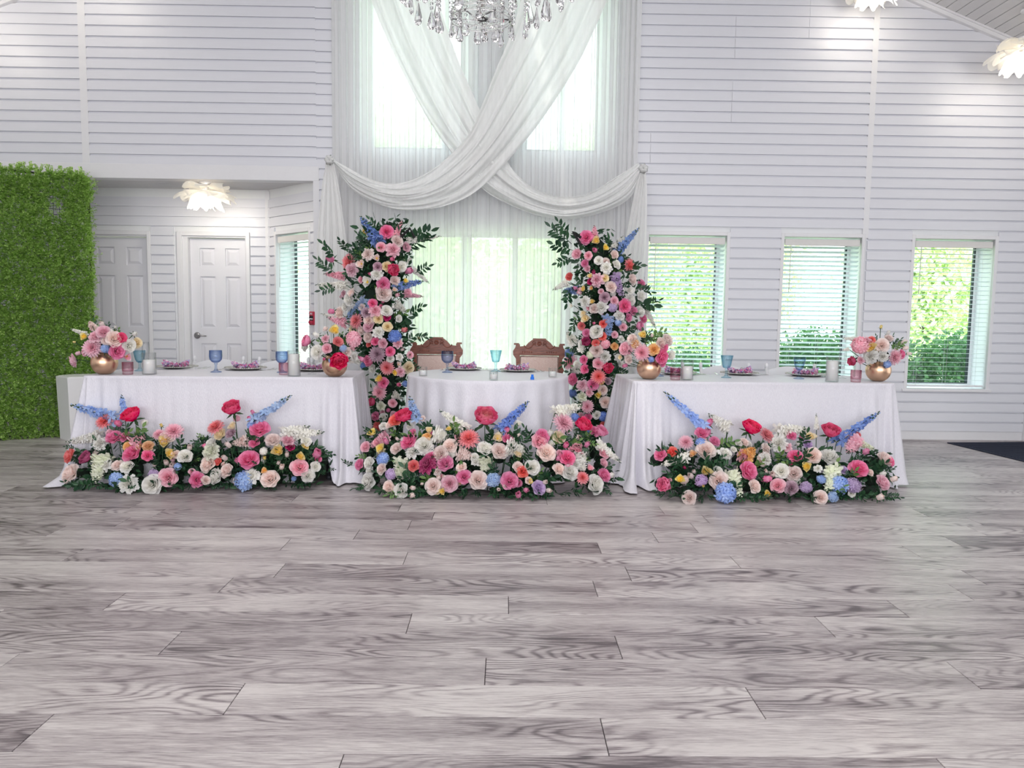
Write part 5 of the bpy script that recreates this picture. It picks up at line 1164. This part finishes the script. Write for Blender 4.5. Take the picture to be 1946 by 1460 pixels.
def column(key, label):
    ox, oy, s, txt = CT[key]; items = parse(txt, ox, oy, s); sh = SH[key]; YC = 6.36
    def cen(py):
        for (a, b) in zip(sh[:-1], sh[1:]):
            if a[1] >= py >= b[1]: t = (a[1] - py) / (a[1] - b[1]); return lerp(a[0], b[0], t), lerp(a[2], b[2], t)
        return (sh[0][0], sh[0][2]) if py > sh[0][1] else (sh[-1][0], sh[-1][2])
    def surf(px, py):
        c, h = cen(py); dx = (px - c) / h; rad = min(.20, h * YC / FPX * .9)
        return aty(px, py, YC - rad * math.sqrt(max(0, 1 - dx * dx)) + (.0 if abs(dx) < 1 else .03))
    b = aty(sh[1][0], 790, YC); root = empty('floral_tower', (b.x, YC, 0), 0, label, 'flower column', 'tall flower columns'); off = Vector(root.location)
    P3 = [(aty(c, y, YC), h * YC / FPX) for c, y, h in sh]
    def near(z): return min(P3, key=lambda q: abs(q[0].z - z))
    def nf(p):
        c, h = near(p.z); return Vector((1.1 * max(-1, min(1, (p.x - c.x) / h)), -1, .2))
    def sf(p):
        c, h = near(p.z - .1); return Vector((lerp(c.x, p.x, .35), YC - .03, p.z - .07))
    items = [i for i in items if i[3] < 835]
    pts, _ = bloom(root, items, surf, nf, stemfrom=sf, sz=.96, fill=.2)
    m = MB()
    base_ = [Vector((P3[0][0].x, YC, .02))] + [q[0] for q in P3]
    m.tube([q - off for q in base_], [.06] + [max(.03, q[1] * .42) for q in P3], 12); m.build('foliage_core', M['foam'], root)
    leafmass(root, [P3[i][0].lerp(P3[i + 1][0], k / 24) - off + Vector((FR.uniform(-.8, .8) * P3[i][1], -.06 + FR.uniform(-.05, .05), 0)) for i in range(len(P3) - 1) for k in range(24) for _ in range(3 if i > len(P3) - 3 else 8 if i else 4)], .05, .055)
    f = MB()
    for sx in (-.03, .03): f.tube([q - off + Vector((sx, .02, 0)) for q in base_], .01, 6)
    YF = YC - .16; t0 = (aty(761, 452, YF), aty(779, 434, YF), aty(788, 452, YF)) if key == 'L' else (aty(1104, 466, YF), aty(1089, 440, YF), aty(1104, 452, YF))
    f.tube([t0[0] - off, t0[1] - off, t0[2] - off], .011, 4)
    one_ = (b.x - .2 - off.x, -.16, 0); f.box((-.17, -.16, .0), (.17, .16, .012)); f.build('stand', M['black'], root, smooth=False)
    sg = -1 if key == 'L' else 1
    for _ in range(100):
        k = FR.random() * (len(P3) - 2.4) ; i = int(k); t = k - i; c = P3[i][0].lerp(P3[i + 1][0], t); h = lerp(P3[i][1], P3[i + 1][1], t); a = FR.uniform(-1.5, 1.5)
        d = Vector((math.sin(a), -math.cos(a), FR.uniform(-.4, .7))); p = c + Vector((d.x * h * .5, d.y * min(.2, h) * .35, FR.uniform(-.04, .04))); p.z = max(.05, p.z)
        sprig(root, off, p, d + Vector((FR.uniform(-.4, .4), 0, FR.uniform(-.2, .4))), FR.uniform(.09, .15), FR.random() < .10)
    for (x0, y0, x1, y1) in EXL[key]:
        p, q = surf(x0, y0), surf(x1, y1); p.y = YC - .03; q.y = YC - .10; sprig(root, off, p, q - p, (q - p).length * 1.1 + .01)
column('L', 'tall leaning column of pink, blush and blue flowers left of the round table'); column('R', 'tall leaning column of pink, white and lavender flowers right of the round table')

# ---- bouquets in the vases
VT = [(100, 560, 3.65, '''d lp 280 370 66;r bl 422 312 54;r pk 440 395 56;r wh 525 355 48;r cr 582 335 36;y ye 230 300 30;r lp 355 265 46;c lp 300 300 46;b bl 345 212 26;s bl 285 235 255 185 24;r lp 160 455 46;b lp 185 405 20;h lb 365 375 36;b wh 435 228 16;b wh 565 275 22;b wh 405 252 16;s wh 225 275 125 238 17;r hp 475 300 36;b ye 155 330 11;y lp 510 425 30;r bl 370 320 30''', 'pink dahlia and cream rose bouquet in the leftmost gold vase'),
      (370, 560, 3.65, '''p hp 995 440 66;p pk 800 330 46;r wh 775 355 42;r co 992 330 36;h lp 1100 310 66;y ye 965 265 42;b wh 850 285 26;y bl 915 250 24;r wh 855 400 48;r lp 920 375 36;c lp 910 310 32;h lb 1030 375 32;h lb 950 458 26;b pk 1150 445 26;s wh 1080 440 1150 470 28;b pk 900 445 16;r bl 1050 400 34;c wh 1100 430 32''', 'bouquet with a big hot pink peony in the second gold vase'),
      (1140, 580, 3.84, '''d lp 310 345 64;r pe 395 325 44;r pk 445 375 54;r bl 485 260 46;r bl 440 280 42;r wh 515 365 36;y ye 320 232 36;r bl 240 250 40;r lp 190 320 50;b bl 380 225 16;r bl 215 395 36;h lb 375 395 27;r pk 462 305 38;b pk 190 440 22;s bl 280 310 240 220 30;r pe 260 285 32;y cr 160 380 22;r pk 455 425 28;b wh 170 415 14''', 'bouquet with a pale dahlia and peach rose in the third gold vase'),
      (1420, 600, 3.947, '''h lp 850 225 78;y ye 940 245 46;r bl 1010 225 52;c wh 930 310 56;c wh 1010 305 46;d lp 1100 310 60;r pk 1150 290 34;p hp 800 335 38;c lp 855 335 30;s wh 830 178 708 168 18;r bl 1060 175 32;b wh 1055 135 20;b ye 1002 88 15;h lb 1050 365 34;b bl 1165 200 26;b bl 1175 245 24;b bl 1205 285 20;s wh 760 250 712 260 13;r co 930 188 30;c lp 900 200 40''', 'bouquet with a yellow poppy and mauve hydrangea in the rightmost gold vase')]
for (ox, oy, s, txt, label), vp in zip(VT, VP):
    items = parse(txt, ox, oy, s); top = Vector((vp.x, vp.y, ZC + .165)); ctr = top + Vector((0, 0, .06))
    root = empty('bouquet', top, 0, label, 'bouquet', 'bouquets in the gold vases')
    def surf(px, py):
        p = aty(px, py, vp.y); e = math.hypot(p.x - ctr.x, (p.z - ctr.z)) / .2
        return aty(px, py, vp.y - .13 * math.sqrt(max(0, 1 - e * e)) + .01)
    def nf(p): return Vector(((p.x - ctr.x) / .13, -1, (p.z - ctr.z) / .16 + .25))
    pts, off = bloom(root, items, surf, nf, stemfrom=lambda p: top + Vector((0, 0, -.05)), sz=.95, fill=.25)
    m = MB(); m.blob((0, 0, .02), .075, .06, .06, 12, 8); m.build('flower_foam', M['foam'], root)
    for _ in range(9):
        p = ctr + Vector((FR.uniform(-.08, .08), FR.uniform(-.03, .03), FR.uniform(-.03, .05))); sprig(root, off, p, (p - top) + Vector((FR.uniform(-.05, .05), -.03, 0)), FR.uniform(.07, .11), FR.random() < .4)
